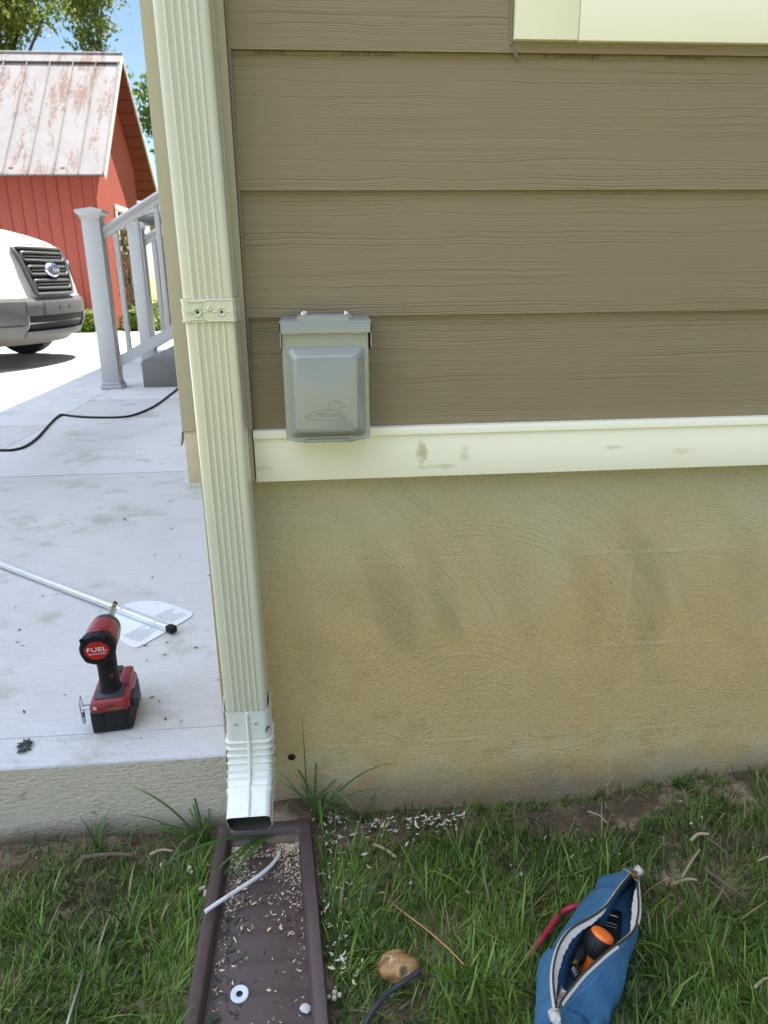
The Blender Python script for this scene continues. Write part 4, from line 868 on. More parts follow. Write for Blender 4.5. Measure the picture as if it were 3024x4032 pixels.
# ------------------------------------------------------------------ blue zip bag
bag = thing('tool_bag', 'blue canvas zip bag gaping open on the grass, tools showing inside', 'tool bag', (.50, -.30, GZ))
# heights are above the lawn
def bp(u, v, h): return px(2080 + u / 3.456, 3400 + v / 3.456, 2, GZ + h)
NB = 96
LH = .112; BH = .045
def poly(L, h): return resample(catmull([bp(u, v, h if not callable(h) else h(i / (len(L) - 1))) for i, (u, v) in enumerate(L)], 6), NB)
lipL = poly([(1440, 120), (1395, 160), (1250, 330), (1060, 590), (830, 760), (600, 890), (450, 1070), (370, 1280), (335, 1480), (338, 1700), (362, 1900), (375, 2010)], LH)
lipR = poly([(1450, 120), (1478, 220), (1503, 560), (1490, 750), (1430, 930), (1290, 1060), (1100, 1200), (930, 1350), (750, 1520), (600, 1700), (470, 1870), (395, 2010)], LH)
outL = poly([(1400, 100), (1220, 122), (950, 185), (880, 330), (700, 530), (560, 760), (370, 1040), (150, 1310), (110, 1480), (95, 1800), (80, 2180), (150, 2330), (280, 2400)], BH)
outR = poly([(1530, 130), (1505, 400), (1500, 800), (1485, 1020), (1395, 1240), (1350, 1500), (1300, 1700), (1180, 1880), (1130, 2080), (1000, 2160), (760, 2210), (520, 2330), (300, 2400)], BH)
mb = MB(); rows = []
ZG = GZ - .002
for i in range(NB):
    t = i / (NB - 1); a, b, c, d = outL[i], lipL[i], lipR[i], outR[i]; mid = (a + d) / 2; row = []
    def shell(o, l, sd):
        out = []
        for k in range(10):
            s = k / 9
            if s < .3: q = Vector((o.x, o.y, 0)).lerp(Vector((mid.x, mid.y, 0)), .12 * (1 - s / .3)); q.z = ZG + (BH + .002) * (s / .3)
            else:
                u = (s - .3) / .7; e = u; q = o.lerp(l, e); bul = math.sin(math.pi * u) * .007
                q.z += bul; 
                fold = 0
                if sd > 0:
                    tc = .80 + .14 * u; fold = -.026 * math.exp(-((t - tc) / .026) ** 2) * (1 - u ** 5) + .016 * math.exp(-((t - tc - .065) / .04) ** 2) * (1 - u) ** .5 + .008 * math.exp(-((t - tc + .06) / .03) ** 2) * (1 - u ** 3)
                else:
                    fold = -.013 * math.exp(-((t - .60 - .06 * u) / .022) ** 2) * (1 - u ** 4) - .014 * math.exp(-((t - .20 + .07 * u) / .025) ** 2) * (1 - u ** 4) - .010 * math.exp(-((t - .86 - .04 * u) / .02) ** 2) * (1 - u ** 4)
                q.z += fold; wr = mnoise.noise(Vector((q.x * 26, q.y * 26, 1.0))) * .008 * math.sin(math.pi * min(1, u * 1.1)); q.z += wr; q.x += wr * .5 * sd
            out.append(q)
        return out
    row += shell(a, b, -1)
    # inner lining down to the bottom and up again
    for k in range(1, 8):
        s = k / 7; q = b.lerp(mid, .06 + .62 * s ** 1.5); q.z = b.z + (GZ + .040 - b.z) * (s ** 1.0) ; q.x += .004 * mnoise.noise(Vector((q.x * 30, q.y * 30, q.z * 30))); row.append(q)
    for k in range(6, 0, -1):
        s = k / 7; q = c.lerp(mid, .06 + .36 * s ** 1.4); q.z = c.z + (GZ + .040 - c.z) * (s ** 1.0); row.append(q)
    row += shell(d, c, 1)[::-1]
    rows.append(row)
mb.loft(rows, False, True, True); can = mb.build('canvas', M_CANV, bag, smooth=180)
mb = MB(); tee = MB(); stm = MB()
for lip, out, sd, in0, in1 in ((lipL, outL, -1, .30, .97), (lipR, outR, 1, .10, .42)):
    n = NB * 3; P = resample(lip, n); O = resample(out, n); Q = resample(lipR if sd < 0 else lipL, n)
    la, lb_, lc = [], [], []
    for i in range(n):
        to = (O[i] - P[i]); to.z = 0; to = to.normalized() if to.length > 1e-6 else Vector((1, 0, 0)); t = (P[min(i + 1, n - 1)] - P[max(i - 1, 0)]).normalized(); sdv = Vector((t.y, -t.x, 0)); sdv = sdv if sdv.dot(to) > 0 else -sdv
        la.append(P[i] + sdv * .0038 + Vector((0, 0, -.0006))); lb_.append(P[i] + Vector((0, 0, .0028))); lc.append(P[i] - sdv * .0012 + Vector((0, 0, .0006)))
        if i % 1 == 0 and 2 < i < n - 3:
            M4 = Matrix((t, -sdv, Vector((0, 0, 1)))).transposed().to_4x4(); M4.translation = P[i] + Vector((0, 0, .0028)); tee.box(-.00055, .00055, -.0010, .0018, -.0010, .0010, M=M4)
        if in0 < i / n < in1:
            pass
        if sd > 0 and i % 4 < 2 and n * .45 < i < n * .97:
            for off in (.013, .019):
                e = P[i].lerp(O[i], min(.8, off / max(.001, (O[i] - P[i]).length))) + Vector((0, 0, .0055)); e2 = P[i + 1].lerp(O[i + 1], min(.8, off / max(.001, (O[i + 1] - P[i + 1]).length))) + Vector((0, 0, .0055)); 
                stm.tube([e, e2], .0005, 4)
    mb.loft([la, lb_, lc], False)
    # frayed lining tape inside the mouth
    i0, i1 = int(in0 * n), int(in1 * n); ra, rb = [], []
    for i in range(i0, i1):
        s = (i - i0) / (i1 - i0); wv = .0095 * math.sin(math.pi * s) ** .6 * (1 + .05 * math.sin(i * .55) + .05 * math.sin(i * .21)); md = (Q[i] - P[i]).normalized()
        ra.append(P[i] + Vector((0, 0, .0016)) + md * .001); rb.append(P[i] + md * wv + Vector((0, 0, -.35 * wv)))
    mb.loft([ra, rb], False); mb.loft([[p - Vector((0, 0, .0005)) for p in ra], [p - Vector((0, 0, .0005)) for p in rb]], False)
zt = mb.build('zip_tape', M_TAPE, bag, smooth=60); sub(tee, 'zip_teeth', M_TEETH, zt, bag, 0)
sub(stm, 'stitching', plain('pale_blue_thread', (.20, .36, .52), .9), can, bag)
for (u, v), r in (((1500, 95), .0085), ((362, 2085), .0105)):
    mb = MB(); c = bp(u, v, .108); bm = bmesh.new(); bmesh.ops.create_icosphere(bm, subdivisions=3, radius=1)
    for q in bm.verts: k = .85 + .5 * mnoise.noise(q.co * 2.6 + Vector((u, 0, 0))) + .25 * mnoise.noise(q.co * 7); q.co = Vector((q.co.x * r * .8 * k, q.co.y * r * 1.15 * k, q.co.z * r * .7 * k)) + c
    bm.verts.index_update(); mb.add([q.co[:] for q in bm.verts], [[q.index for q in f.verts] for f in bm.faces]); bm.free(); sub(mb, 'tape_end', M_TAPE, zt, bag, 180)
mb = MB(); c = bp(1440, 150, .116); mb.box(-.005, .005, -.006, .006, -.002, .003, .0015, M=Matrix.Translation(c) @ Matrix.Rotation(R(-20), 4, 'Z')); mb.tube([c + Vector((.004 * math.cos(a), -.008 + .006 * math.sin(a), .002)) for a in np.linspace(0, 6.28, 12)], .001, 6); mb.tube([c, c + Vector((-.012, .010, .003)), c + Vector((-.016, .012, .001))], [.002, .0012, .0004], 6); sub(mb, 'zip_pull', M_BRASS, zt, bag)
mb = MB(); A, B, C_, D = bp(455, 1690, .094), bp(530, 1755, .098), bp(478, 1900, .100), bp(388, 1890, .098)
mb.add([A, B, C_, D], [(0, 1, 2, 3)], 0); mb.add([q - Vector((0, 0, .0006)) for q in (A, B, C_, D)], [(3, 2, 1, 0)], 0)
xa = (B - D).normalized(); 
for k in range(3):
    s0 = A.lerp(D, .45 + .15 * k) + Vector((0, 0, .0006)); s1 = B.lerp(C_, .25 + .2 * k) + Vector((0, 0, .0006)); mm = s0.lerp(s1, .5) + (A - D).normalized() * .003; mb.tube([s0.lerp(s1, .15), mm, s1], .0007, 4, mi=1)
e1 = (A - D).normalized(); add_text(mb, "MADE IN USA", .0042, A.lerp(C_, .33) + Vector((-.003, .001, .0009)), e1, Vector((0, 0, 1)).cross(e1) , 0.0, mi=2); sub(mb, 'maker_tag', [M_WHITEPL, M_INKR, M_INKG], can, bag, 0)
# contents
drv = thing('nut_driver', 'orange and black capped screwdriver handle inside the blue bag', 'screwdriver', bp(880, 1230, .05))
ax = (bp(935, 1130, .098) - bp(800, 1400, .070)).normalized(); o0 = bp(790, 1420, .062)
mb = MB(); mb.lathe([(.0085, -.03), (.009, -.01), (.0105, 0.0), (.0120, .012), (.0145, .022)], o0, ax, 24); mb.build('lower_handle', M_ORANGE, drv)
mb = MB(); pr = [(.0145, .0215), (.0185, .024), (.0205, .030), (.0208, .042), (.0196, .049), (.0176, .0525), (.0150, .0535)]; mb.lathe(pr, o0, ax, 28)
for k in range(10):
    a = k * .628; aa = ax.cross(Vector((0, 0, 1))).normalized(); bb = ax.cross(aa); d = math.cos(a) * aa + math.sin(a) * bb; mb.tube([o0 + ax * .027 + d * .0200, o0 + ax * .036 + d * .0212, o0 + ax * .047 + d * .0203], .0009, 5)
mb.build('grip', M_BLKP, drv)
mb = MB(); mb.lathe([(.0172, .0500), (.0172, .0540), (.0150, .0575), (.009, .0600), (.0001, .0608)], o0, ax, 28); mb.build('end_cap', M_ORANGE, drv)
hd = thing('driver_handle', 'black tool handle with brass ferrules inside the blue bag', 'tool', bp(780, 1100, .04))
A = bp(655, 1330, .085); B = bp(890, 905, .085); mb = MB(); mb.tube([A, A.lerp(B, .06), A.lerp(B, .3), A.lerp(B, .7), A.lerp(B, .95), B], [.007, .0095, .0095, .0098, .0100, .009], 16); mb.build('grip', M_BLK, hd)
mb = MB(); dv = (B - A).normalized(); mb.tube([B, B + dv * .016], .0088, 6); mb.build('ferrule', M_BRASS, hd); mb = MB(); mb.tube([A, A - dv * .010], .0055, 10); mb.build('ferrule', M_BRASS, hd)
bt = thing('spiral_bit', 'black spiral-ribbed bit poking below the black handle in the blue bag', 'drill bit', bp(650, 1480, .05)); A = bp(610, 1400, .078); B = bp(690, 1590, .078); mb = MB(); mb.tube([A, B], .0065, 12); mb.build('core', M_BLKP, bt)
for k in range(4): mb = MB(); mb.tube([A.lerp(B, .25 + .17 * k) + Vector((.0068 * math.cos(a), .0030 * math.cos(a), .0068 * math.sin(a))) for a in np.linspace(-.4, 3.5, 10)], .0008, 5); mb.build('ring', M_STEEL, bt)
wr = thing('wrench', 'dark steel folding tool lying at the bottom of the blue bag', 'tool', bp(1080, 900, .02))
mb = MB(); A = bp(1120, 640, .056); B = bp(1060, 1160, .056); d = (B - A).normalized(); s = Vector((-d.y, d.x, 0)); M4 = Matrix((s, d, Vector((0, 0, 1)))).transposed().to_4x4(); M4.translation = (A + B) / 2; Lh = (B - A).length / 2; mb.box(-.018, .018, -Lh, Lh, -.006, .006, .003, M=M4); mb.build('body', M_BLKP, wr)
for k in (.20, .42, .5): mb = MB(); c = A.lerp(B, k); mb.tube([c - s * .016 + Vector((0, 0, .0065)), c + s * .012 + Vector((0, 0, .0065))], .0007, 5); mb.build('steel_edge', M_STEEL, wr)

# ------------------------------------------------------------------ roof rake and driver on the slab
rk = thing('aluminium_paddle', 'white fan-shaped blade with printed panels on a long aluminium pole on the concrete', 'paddle', (-.4, .6, SZ))
def rp(u, v, h=.004): return px(u, v, 2, SZ + h)
outl = [(432, 2410), (470, 2385), (520, 2370), (570, 2364), (625, 2366), (680, 2380), (730, 2400), (752, 2409), (758, 2416), (754, 2425), (650, 2488), (560, 2538), (545, 2545), (528, 2547), (510, 2541), (470, 2516), (446, 2490), (430, 2450)]
P = [rp(*q) for q in outl]; mb = MB(); mb.loft([[Vector((p.x, p.y, SZ + .0008)) for p in P], [Vector((p.x, p.y, SZ + .0032)) for p in P]], True, True, True); bl = mb.build('blade', M_PLATE, rk)
def panel(A, B, C_, D, rows):
    mb = MB()
    for r_ in range(rows):
        t = (r_ + .5) / rows; a = A.lerp(D, t); b = B.lerp(C_, t); u0 = random.uniform(0, .12) if r_ > rows * .6 else random.uniform(0, .03); u1 = 1 - (random.uniform(.05, .5) if random.random() < .35 else 0)
        u = u0
        while u < u1:
            w_ = random.uniform(.03, .12); p0, p1 = a.lerp(b, u), a.lerp(b, min(u1, u + w_)); n = (D - A).normalized() * .0009
            mb.add([(p0 - n)[:2] + (SZ + .0037,), (p1 - n)[:2] + (SZ + .0037,), (p1 + n)[:2] + (SZ + .0037,), (p0 + n)[:2] + (SZ + .0037,)], [(0, 1, 2, 3)]); u += w_ + random.uniform(.008, .03)
    sub(mb, 'printed_panel', M_INKG, bl, rk, 0)
random.seed(4)
panel(rp(606, 2427), rp(672, 2391), rp(742, 2418), rp(672, 2452), 10); panel(rp(484, 2502), rp(572, 2458), rp(626, 2484), rp(540, 2530), 10)
A = rp(-260, 2120, .014); B = rp(672, 2474, .014); d = (B - A).normalized(); s = Vector((-d.y, d.x, 0)); M4 = Matrix((d, s, Vector((0, 0, 1)))).transposed().to_4x4(); M4.translation = (A + B) / 2; Lh = (B - A).length / 2
mb = MB(); mb.box(-Lh, Lh, -.0085, .0085, -.0075, .0065, .0015, M=M4); mb.build('pole', M_ALU, rk)
M5 = M4.copy(); M5.translation = B; mb = MB(); mb.box(-.010, .014, -.0098, .0098, -.0092, .0080, .003, M=M5); mb.build('rubber_cap', M_BLK, rk)
for uu in ((478, 2397), (608, 2448)): mb = MB(); c = rp(*uu, .021); mb.lathe([(.0028, 0), (.002, .0015), (.0001, .002)], c, (0, 0, 1), 10); mb.build('rivet', M_STEEL, rk)

imp = thing('impact_driver', 'red and black cordless impact driver standing on its battery on the concrete', 'impact driver', (-.329, .150, SZ), R(5.5))
imp.rotation_euler = (0, R(-2.0), R(5.5))
W_ = False
mb = MB(); mb.box(-.0385, .0385, -.058, .066, .0005, .051, .006, 3); mb.box(-.0375, .0375, -.0595, -.050, .004, .038, .003); mb.box(-.0395, .0395, -.04, .05, .010, .030, .003); mb.box(-.030, -.012, -.0605, -.056, .006, .042, .001); mb.box(.010, .030, -.0605, -.056, .006, .042, .001); mb.build('battery', M_BLKP, imp, W_)
mb = MB(); L = []
def rrect(x, y0, y1, z, r=.008, n=4, ox=0):
    out = []
    for cx, cy_, a0 in ((x - r, y1 - r, 0), (-x + r, y1 - r, 90), (-x + r, y0 + r, 180), (x - r, y0 + r, 270)):
        for k in range(n + 1): a = R(a0 + 90 * k / n); out.append((ox + cx + r * math.cos(a), cy_ + r * math.sin(a), z))
    return out
mb.loft([rrect(.0370, -.0570, .068, .048), rrect(.0375, -.0585, .068, .054), rrect(.0365, -.0580, .066, .060), rrect(.0335, -.0540, .058, .069), rrect(.030, -.049, .046, .0725)], True, True, True)
mb.box(.012, .034, -.01, .062, .060, .079, .006, 3); mb.build('foot', M_TRED, imp, W_)
mb = MB(); mb.loft([rrect(.0275, -.0500, .030, .0700, .004), rrect(.0270, -.0495, .0295, .0745, .004), rrect(.024, -.044, .022, .0765, .006)], True, True, True); mb.box(-.006, .008, -.0590, -.0560, .0590, .0625, .001); mb.build('base_pad', M_GREYP, imp, W_)
mb = MB(); mb.box(-.020, .012, .048, .074, .066, .076, .004, 2); mb.build('battery_latch', M_GREYP, imp, W_)
mb = MB(); L = []
for z, yc, rx, ry in ((.070, -.018, .0230, .026), (.078, -.0165, .0195, .0235), (.090, -.015, .0182, .0225), (.115, -.012, .0182, .0232), (.140, -.009, .0186, .0240), (.155, -.007, .0190, .0255), (.170, -.004, .0185, .028)):
    L.append([(rx * math.copysign(abs(math.cos(a)) ** .85, math.cos(a)), yc + ry * math.copysign(abs(math.sin(a)) ** .85, math.sin(a)), z) for a in [2 * math.pi * k / 24 for k in range(24)]])
mb.loft(L, True, True, True); hnd = mb.build('handle', M_BLK, imp, W_, smooth=180)
mb = MB(); mb.lathe([(.0034, -.001), (.0034, .0016), (.0022, .0018), (.0018, 0)], (.0095, -.0325, .112), (.35, -1, .1), 12, mi=0); o = mb.build('handle_screw', plain('copper_screw', (.30, .10, .06), .4, .7), imp, W_); o.parent = hnd
mb = MB(); mb.box(-.007, .007, .012, .026, .130, .158, .004, 2); mb.build('trigger', M_TRED, imp, W_)
HZ = .186
mb = MB(); mb.lathe([(.0285, -.047), (.0305, -.040), (.0312, -.020), (.0312, .002), (.0300, .014), (.0288, .022)], (0, 0, HZ), (0, 1, 0), 32)
mb.box(-.013, .010, -.047, -.024, HZ + .024, HZ + .0335, .005, 2); mb.build('motor_housing', M_TRED, imp, W_, smooth=40)
mb = MB(); mb.lathe([(.0292, .018), (.0295, .026), (.0280, .036), (.0230, .046), (.0160, .053), (.0120, .055)], (0, 0, HZ), (0, 1, 0), 28); mb.build('nose', plain('dark_gear_case', (.05, .052, .055), .4, .5), imp, W_)
mb = MB(); L = []
for y, g in ((-.040, .0318), (-.050, .0332), (-.060, .0325), (-.0635, .0295)):
    L.append([(g * (1 + .055 * max(0, math.cos(4 * (a - .785))) ** 3) * math.cos(a), y, HZ + g * (1 + .055 * max(0, math.cos(4 * (a - .785))) ** 3) * math.sin(a)) for a in [2 * math.pi * k / 48 for k in range(48)]])
mb.loft(L, True, True, True)
for sx_ in (-1, 1): mb.lathe([(.0045, -.0625), (.0045, -.0655), (.003, -.0655), (.0028, -.063)], (sx_ * .0232, 0, HZ + .0240), (0, 1, 0), 12)
rc = mb.build('rear_cap', M_BLK, imp, W_, smooth=40)
mb = MB(); L = [(.0215 * (1 + .06 * (abs(math.cos(a)) > .88)) * math.cos(a), .0180 * math.sin(a) * (1.03)) for a in [2 * math.pi * k / 40 for k in range(40)]]
mb.loft([[(x, -.0630, HZ + z) for x, z in L], [(x, -.0652, HZ + z) for x, z in L]], True, True, True); bd = mb.build('badge', M_TRED2, imp, W_); bd.parent = rc
mb = MB(); add_text(mb, "FUEL", .0125, (0, -.0656, HZ + .0025), (1, 0, 0), (0, 0, 1), .0001, 1.05, 0, 1.3); add_text(mb, "BRUSHLESS", .0048, (0, -.0656, HZ - .0062), (1, 0, 0), (0, 0, 1), .0001, 1.25, 0, 1.1); o = mb.build('lettering', M_INKW, imp, W_, smooth=0); o.parent = bd
mb = MB(); mb.lathe([(.0090, .050), (.0085, .060), (.0082, .062), (.0082, .112), (.0068, .116), (.0055, .1165)], (0, 0, HZ), (0, 1, 0), 20); mb.build('chuck', M_STEEL, imp, W_)
mb = MB(); mb.lathe([(.0060, .115), (.0060, .123), (.0032, .124), (.0032, .138), (.0052, .139), (.0054, .146), (.002, .150)], (0, 0, HZ), (0, 1, 0), 6); bit = mb.build('bit', M_BLKP, imp, W_)
mb = MB(); mb.lathe([(.0040, .1245), (.0044, .129), (.0040, .1375)], (0, 0, HZ), (0, 1, 0), 12); o = mb.build('bit_collar', M_GOLD, imp, W_); o.parent = bit
# side nameplate, belt clip and bit holder
mb = MB(); L = []
for y in (-.030, .004): L.append([(.0318 * math.cos(a), y, HZ + .0318 * math.sin(a)) for a in np.linspace(-.5, .25, 8)])
mb.loft(L, False); mb.build('nameplate', plain('pale_nameplate', (.42, .36, .37), .5, var=.6, scale=260), imp, W_)
mb = MB(); mb.box(-.054, -.036, -.044, -.028, .050, .0535, .0008)
ring = [(-.056, -.036 + .0095 * math.cos(a), .046 + .031 * math.sin(a)) for a in np.linspace(0, 2 * math.pi, 25)]
for (pa, pb) in zip(ring, ring[1:]): mb.tube([pa, pb], .0014, 6, False)
inn = [(-.056 - .004 * abs(math.sin(a)), -.036 + .0080 * math.cos(a), .033 + .016 * math.sin(a)) for a in np.linspace(math.pi, 2 * math.pi, 12)]; mb.loft([inn, [(p[0], p[1], .036) for p in inn]], False); mb.build('belt_clip', M_STEEL, imp, W_)
mb = MB(); mb.box(.0355, .0505, -.030, .006, .046, .056, .002, 2); mb.box(.037, .049, -.032, -.028, .036, .050, .002); mb.build('bit_holder', M_GREYP, imp, W_)
mb = MB(); mb.lathe([(.0042, 0), (.0042, .0012), (.003, .002), (.0001, .0022)], (-.026, -.0575, .0585), (0, -1, 0), 12); mb.build('foot_screw', M_ZINC, imp, W_)
mb = MB(); mb.box(-.004, .026, -.0592, -.0578, .0525, .0555); mb.build('warning_label', plain('yellow_black_label', (.16, .13, .02), .6, var=.9, scale=500), imp, W_)

# black cord on the slab
mb = MB(); cp = [px(u, v, 2, SZ + .006) for u, v in ((-250, 1745), (-120, 1770), (0, 1773), (50, 1772), (100, 1758), (150, 1722), (195, 1672), (228, 1640), (245, 1633), (275, 1637), (330, 1642), (400, 1644), (470, 1643), (520, 1636), (575, 1616), (620, 1592), (660, 1562), (700, 1530), (722, 1508))]
P = catmull(cp, 8); mb.tube(P, .0075, 10); tag(mb.build('power_cord', M_BLK, smooth=180), 'long black power cord snaking across the concrete walkway', 'cord')
lc = tag(MB().add([], []) or big_mesh('leaf_clump', np.array([[p.x + math.cos(a) * r, p.y + math.sin(a) * r * 1.2, SZ + .002 + h] for p in [px(100, 2945, 2, SZ)] for k in range(40) for a, r, h in [(k * 2.4, random.uniform(.002, .012), random.uniform(0, .006))] for a, r in [(a, r), (a + .5, r + .008), (a + .9, r * .6)]]), np.arange(120).reshape(-1, 3), plain('wilted_clump', (.022, .045, .022), .8)), 'wilted dark green leaf clump on the front edge of the concrete walkway', 'leaf clump')

# ------------------------------------------------------------------ steps and railings
stp = thing('concrete_steps', 'grey concrete steps rising to the house side behind the white railing post', 'steps', (-.7, 5.4, SZ))
for k, (x0, x1, zt) in enumerate(((-1.300, -.98, -.588), (-.979, -.66, -.405), (-.659, -.1115, -.222))):
    mb = MB(); mb.box(x0, x1, 4.76, 6.35, SZ + .001, zt, .008, 2); mb.build('step', plain('step_concrete_%d' % k if k else 'step_concrete', (.17, .17, .16), .85, var=.25, scale=7, bump=.8), stp)
def railing(label, y):
    r = thing('stair_railing', label, 'railing', (-1.54, y, SZ), 0, 'white stair railings')
    mb = MB(); mb.box(-.066, .066, -.066, .066, .045, 1.272, .004); mb.build('post', M_RAIL, r, W_)
    mb = MB(); mb.box(-.083, .083, -.083, .083, .0005, .030, .006); mb.box(-.075, .075, -.075, .075, .0305, .05, .008); mb.build('post_base', M_RAIL, r, W_)
    mb = MB(); q = lambda h, z: [(-h, -h, z), (h, -h, z), (h, h, z), (-h, h, z)]
    mb.loft([q(.070, 1.255), q(.074, 1.262), q(.074, 1.272), q(.086, 1.284), q(.098, 1.292), q(.098, 1.308), q(.094, 1.312), q(.002, 1.336)], True, True, True); mb.build('post_cap', M_RAIL, r, W_, smooth=25)
    sl_, x0, x1 = .565, .068, 1.42
    mb = MB(); prof = [(-.024, -.055), (.024, -.055), (.027, -.02), (.042, .0), (.045, .018), (.030, .034), (-.030, .034), (-.045, .018), (-.042, .0), (-.027, -.02)]
    mb.loft([[(x, py, 1.165 + (x - .07) * sl_ + pz) for py, pz in prof] for x in (x0, x1)], True, True, True); mb.build('top_rail', M_RAIL, r, W_, smooth=30)
    mb = MB(); prof = [(-.022, -.045), (.022, -.045), (.022, .045), (-.022, .045)]
    mb.loft([[(x, py, .205 + (x - .07) * sl_ * .93 + pz) for py, pz in prof] for x in (x0, x1)], True, True, True); mb.build('bottom_rail', M_RAIL, r, W_)
    for z0 in (1.165, .205): mb = MB(); mb.box(.0665, .076, -.034, .034, z0 - .065, z0 + .055, .003); mb.build('rail_bracket', M_RAIL, r, W_)
    for k in range(8):
        x = .157 + k * .158; mb = MB(); mb.box(x - .018, x + .018, -.018, .018, .205 + (x - .07) * sl_ * .93 + .03, 1.165 + (x - .07) * sl_ - .04, .002); mb.build('baluster', M_RAIL, r, W_)
    return r
r0 = railing('nearer white vinyl stair railing with square capped post', 4.79)
dup(r0, (-1.57, 6.28, SZ), 'farther white vinyl stair railing seen between the nearer balusters')

# ------------------------------------------------------------------ van
van = thing('van', 'white van with grey bumper and barred grille parked nose out on the concrete drive', 'van', (-2.47, 6.64, SZ), R(-12)); L2 = []
HWD = 1.0
def plan(s, hw, D):
    """front plan curve: s in [-1,1] across, returns (dx, y)"""
    a = abs(s); y = hw * (1 - (1 - min(a, 1)) ** 1.35) if a < 1 else hw
    return (-D * (a ** 2.0), math.copysign(y, s))
rows = [(.22, -.16, .86, .50), (.30, -.05, .94, .48), (.42, -.005, .985, .46), (.60, .0, .995, .46), (.66, -.03, .99, .46), (.80, -.055, .985, .47), (.95, -.085, .98, .48), (1.08, -.125, .97, .50), (1.14, -.165, .95, .52), (1.19, -.26, .93, .55), (1.25, -.45, .92, .50), (1.31, -.70, .91, .42), (1.36, -.95, .90, .34)]
def xz(z):
    for a, b in zip(rows, rows[1:]):
        if a[0] <= z <= b[0]:
            t = (z - a[0]) / (b[0] - a[0]); return [a[i] + (b[i] - a[i]) * t for i in (1, 2, 3)]
    return rows[0][1:] if z < rows[0][0] else rows[-1][1:]
def vs(y, z, off=0.0):
    x0, hw, D = xz(z); a = min(abs(y) / hw, .9999); s = 1 - (1 - a) ** (1 / 1.35); return Vector((x0 - D * s ** 2.0 + off, y, z))
SS = list(np.linspace(-1, 1, 41))
def row3(z, x0, hw, D, back): return [(-back, -hw, z)] + [(x0 + plan(s, hw, D)[0], plan(s, hw, D)[1], z) for s in SS] + [(-back, hw, z)]
mb = MB(); Lr = []
for z, x0, hw, D in rows: Lr.append(row3(z, x0, hw, D, 5.5))
for z, x0, hw, D in ((1.40, -1.02, .90, .30), (1.95, -1.62, .86, .22), (2.30, -2.0, .82, .2), (2.42, -2.3, .76, .2), (2.46, -2.6, .6, .2)): Lr.append(row3(z, x0, hw, D, 5.5))
mb.loft(Lr, False, False, False); mb.loft([Lr[0], [(max(p[0], -5.5) * .98, p[1] * .9, .30) for p in Lr[0]]], False)
n_ = len(Lr[0]); mb.add([r_[0] for r_ in Lr] + [r_[-1] for r_ in Lr][::-1], [tuple(range(2 * len(Lr)))]); mb.add(Lr[-1], [tuple(range(n_))])
bodyv = mb.build('body', M_VANW, van, W_, smooth=40)
def patch(y0, y1, z0, z1, off, ny=24, nz=6, shape=None, th=.02):
    P = MB(); Lp = []
    for j in range(nz + 1):
        z = z0 + (z1 - z0) * j / nz; a, b = (y0, y1) if shape is None else shape(j / nz); Lp.append([vs(a + (b - a) * i / ny, z, off) for i in range(ny + 1)])
    P.loft(Lp, False); ed = [Lp[0], [p - Vector((th, 0, 0)) for p in Lp[0]]]; P.loft(ed, False); P.loft([Lp[-1], [p - Vector((th, 0, 0)) for p in Lp[-1]]], False)
    P.loft([[l[0] for l in Lp], [l[0] - Vector((th, 0, 0)) for l in Lp]], False); P.loft([[l[-1] for l in Lp], [l[-1] - Vector((th, 0, 0)) for l in Lp]], False); return P
# bumper with recessed mouth
bp_ = MB()
def bshape(z): return .965
for (y0, y1, z0, z1, of) in ((-.97, -.50, .285, .625, .030), (.50, .97, .285, .625, .030), (-.4999, .4999, .49, .625, .034), (-.4999, .4999, .285, .345, .040)):
    q = patch(y0, y1, z0, z1, of, 14, 5, th=.10); bp_.add(q.v, q.f)
bumper = bp_.build('bumper', M_VANG, van, W_, smooth=40)
q = patch(-.96, .96, .625, .655, .012, 40, 2, th=.05); o = q.build('bumper_top', plain('pale_bumper_edge', (.12, .12, .12), .5), van, W_); o.parent = bumper
q = patch(-.46, .46, .345, .49, .004, 20, 3); o = q.build('air_intake', M_VOID, van, W_); o.parent = bumper
q = patch(-.30, .30, .495, .615, .045, 14, 3, th=.03); o = q.build('plate_recess', M_VANG, van, W_); o.parent = bumper
for y in (-.085, .085):
    mb = MB(); c = vs(y, .56, .046); mb.lathe([(.014, 0), (.014, .002), (.0001, .002)], c, (1, 0, 0), 12); o = mb.build('bolt_hole', M_VOID, van, W_); o.parent = bumper
for s in (-1, 1):
    mb = MB(); mb.loft([[vs(s * (.55 + .3 * i / 8), z, .034) for i in range(9)] for z in (.40, .412)], False); o = mb.build('vent_slot', M_VOID, van, W_); o.parent = bumper
q = patch(-.93, .93, .215, .284, .012, 40, 3, th=.06); q.build('valance', M_VANG2, van, W_)
gs = lambda t: (-(.315 + .085 * t ** .7), (.315 + .085 * t ** .7))
q = patch(0, 0, .685, 1.11, .012, 26, 8, gs); gr = q.build('grille', M_VOID, van, W_)
mb = MB()
def gpt(s, t, off=.03): z = .685 + .425 * t; a, b = gs(t); return vs(a + (b - a) * s, z, off)
def bar(pts, r): mb.tube([gpt(*p) for p in pts], r, 8)
fr = [(k / 20, 0.0) for k in range(21)] + [(1, k / 6) for k in range(1, 7)] + [(1 - k / 20, 1.0) for k in range(1, 21)] + [(0, 1 - k / 6) for k in range(1, 7)]
bar(fr, .016)
for t0 in (.13, .43, .73):
    lo, hi = t0, t0 + .17
    ring = [(.07 + .86 * k / 16, lo) for k in range(17)] + [(.955, (lo + hi) / 2)] + [(.93 - .86 * k / 16, hi) for k in range(17)] + [(.045, (lo + hi) / 2), (.07, lo)]
    bar(ring, .0125); bar([(.10 + .8 * k / 12, (lo + hi) / 2) for k in range(13)], .004)
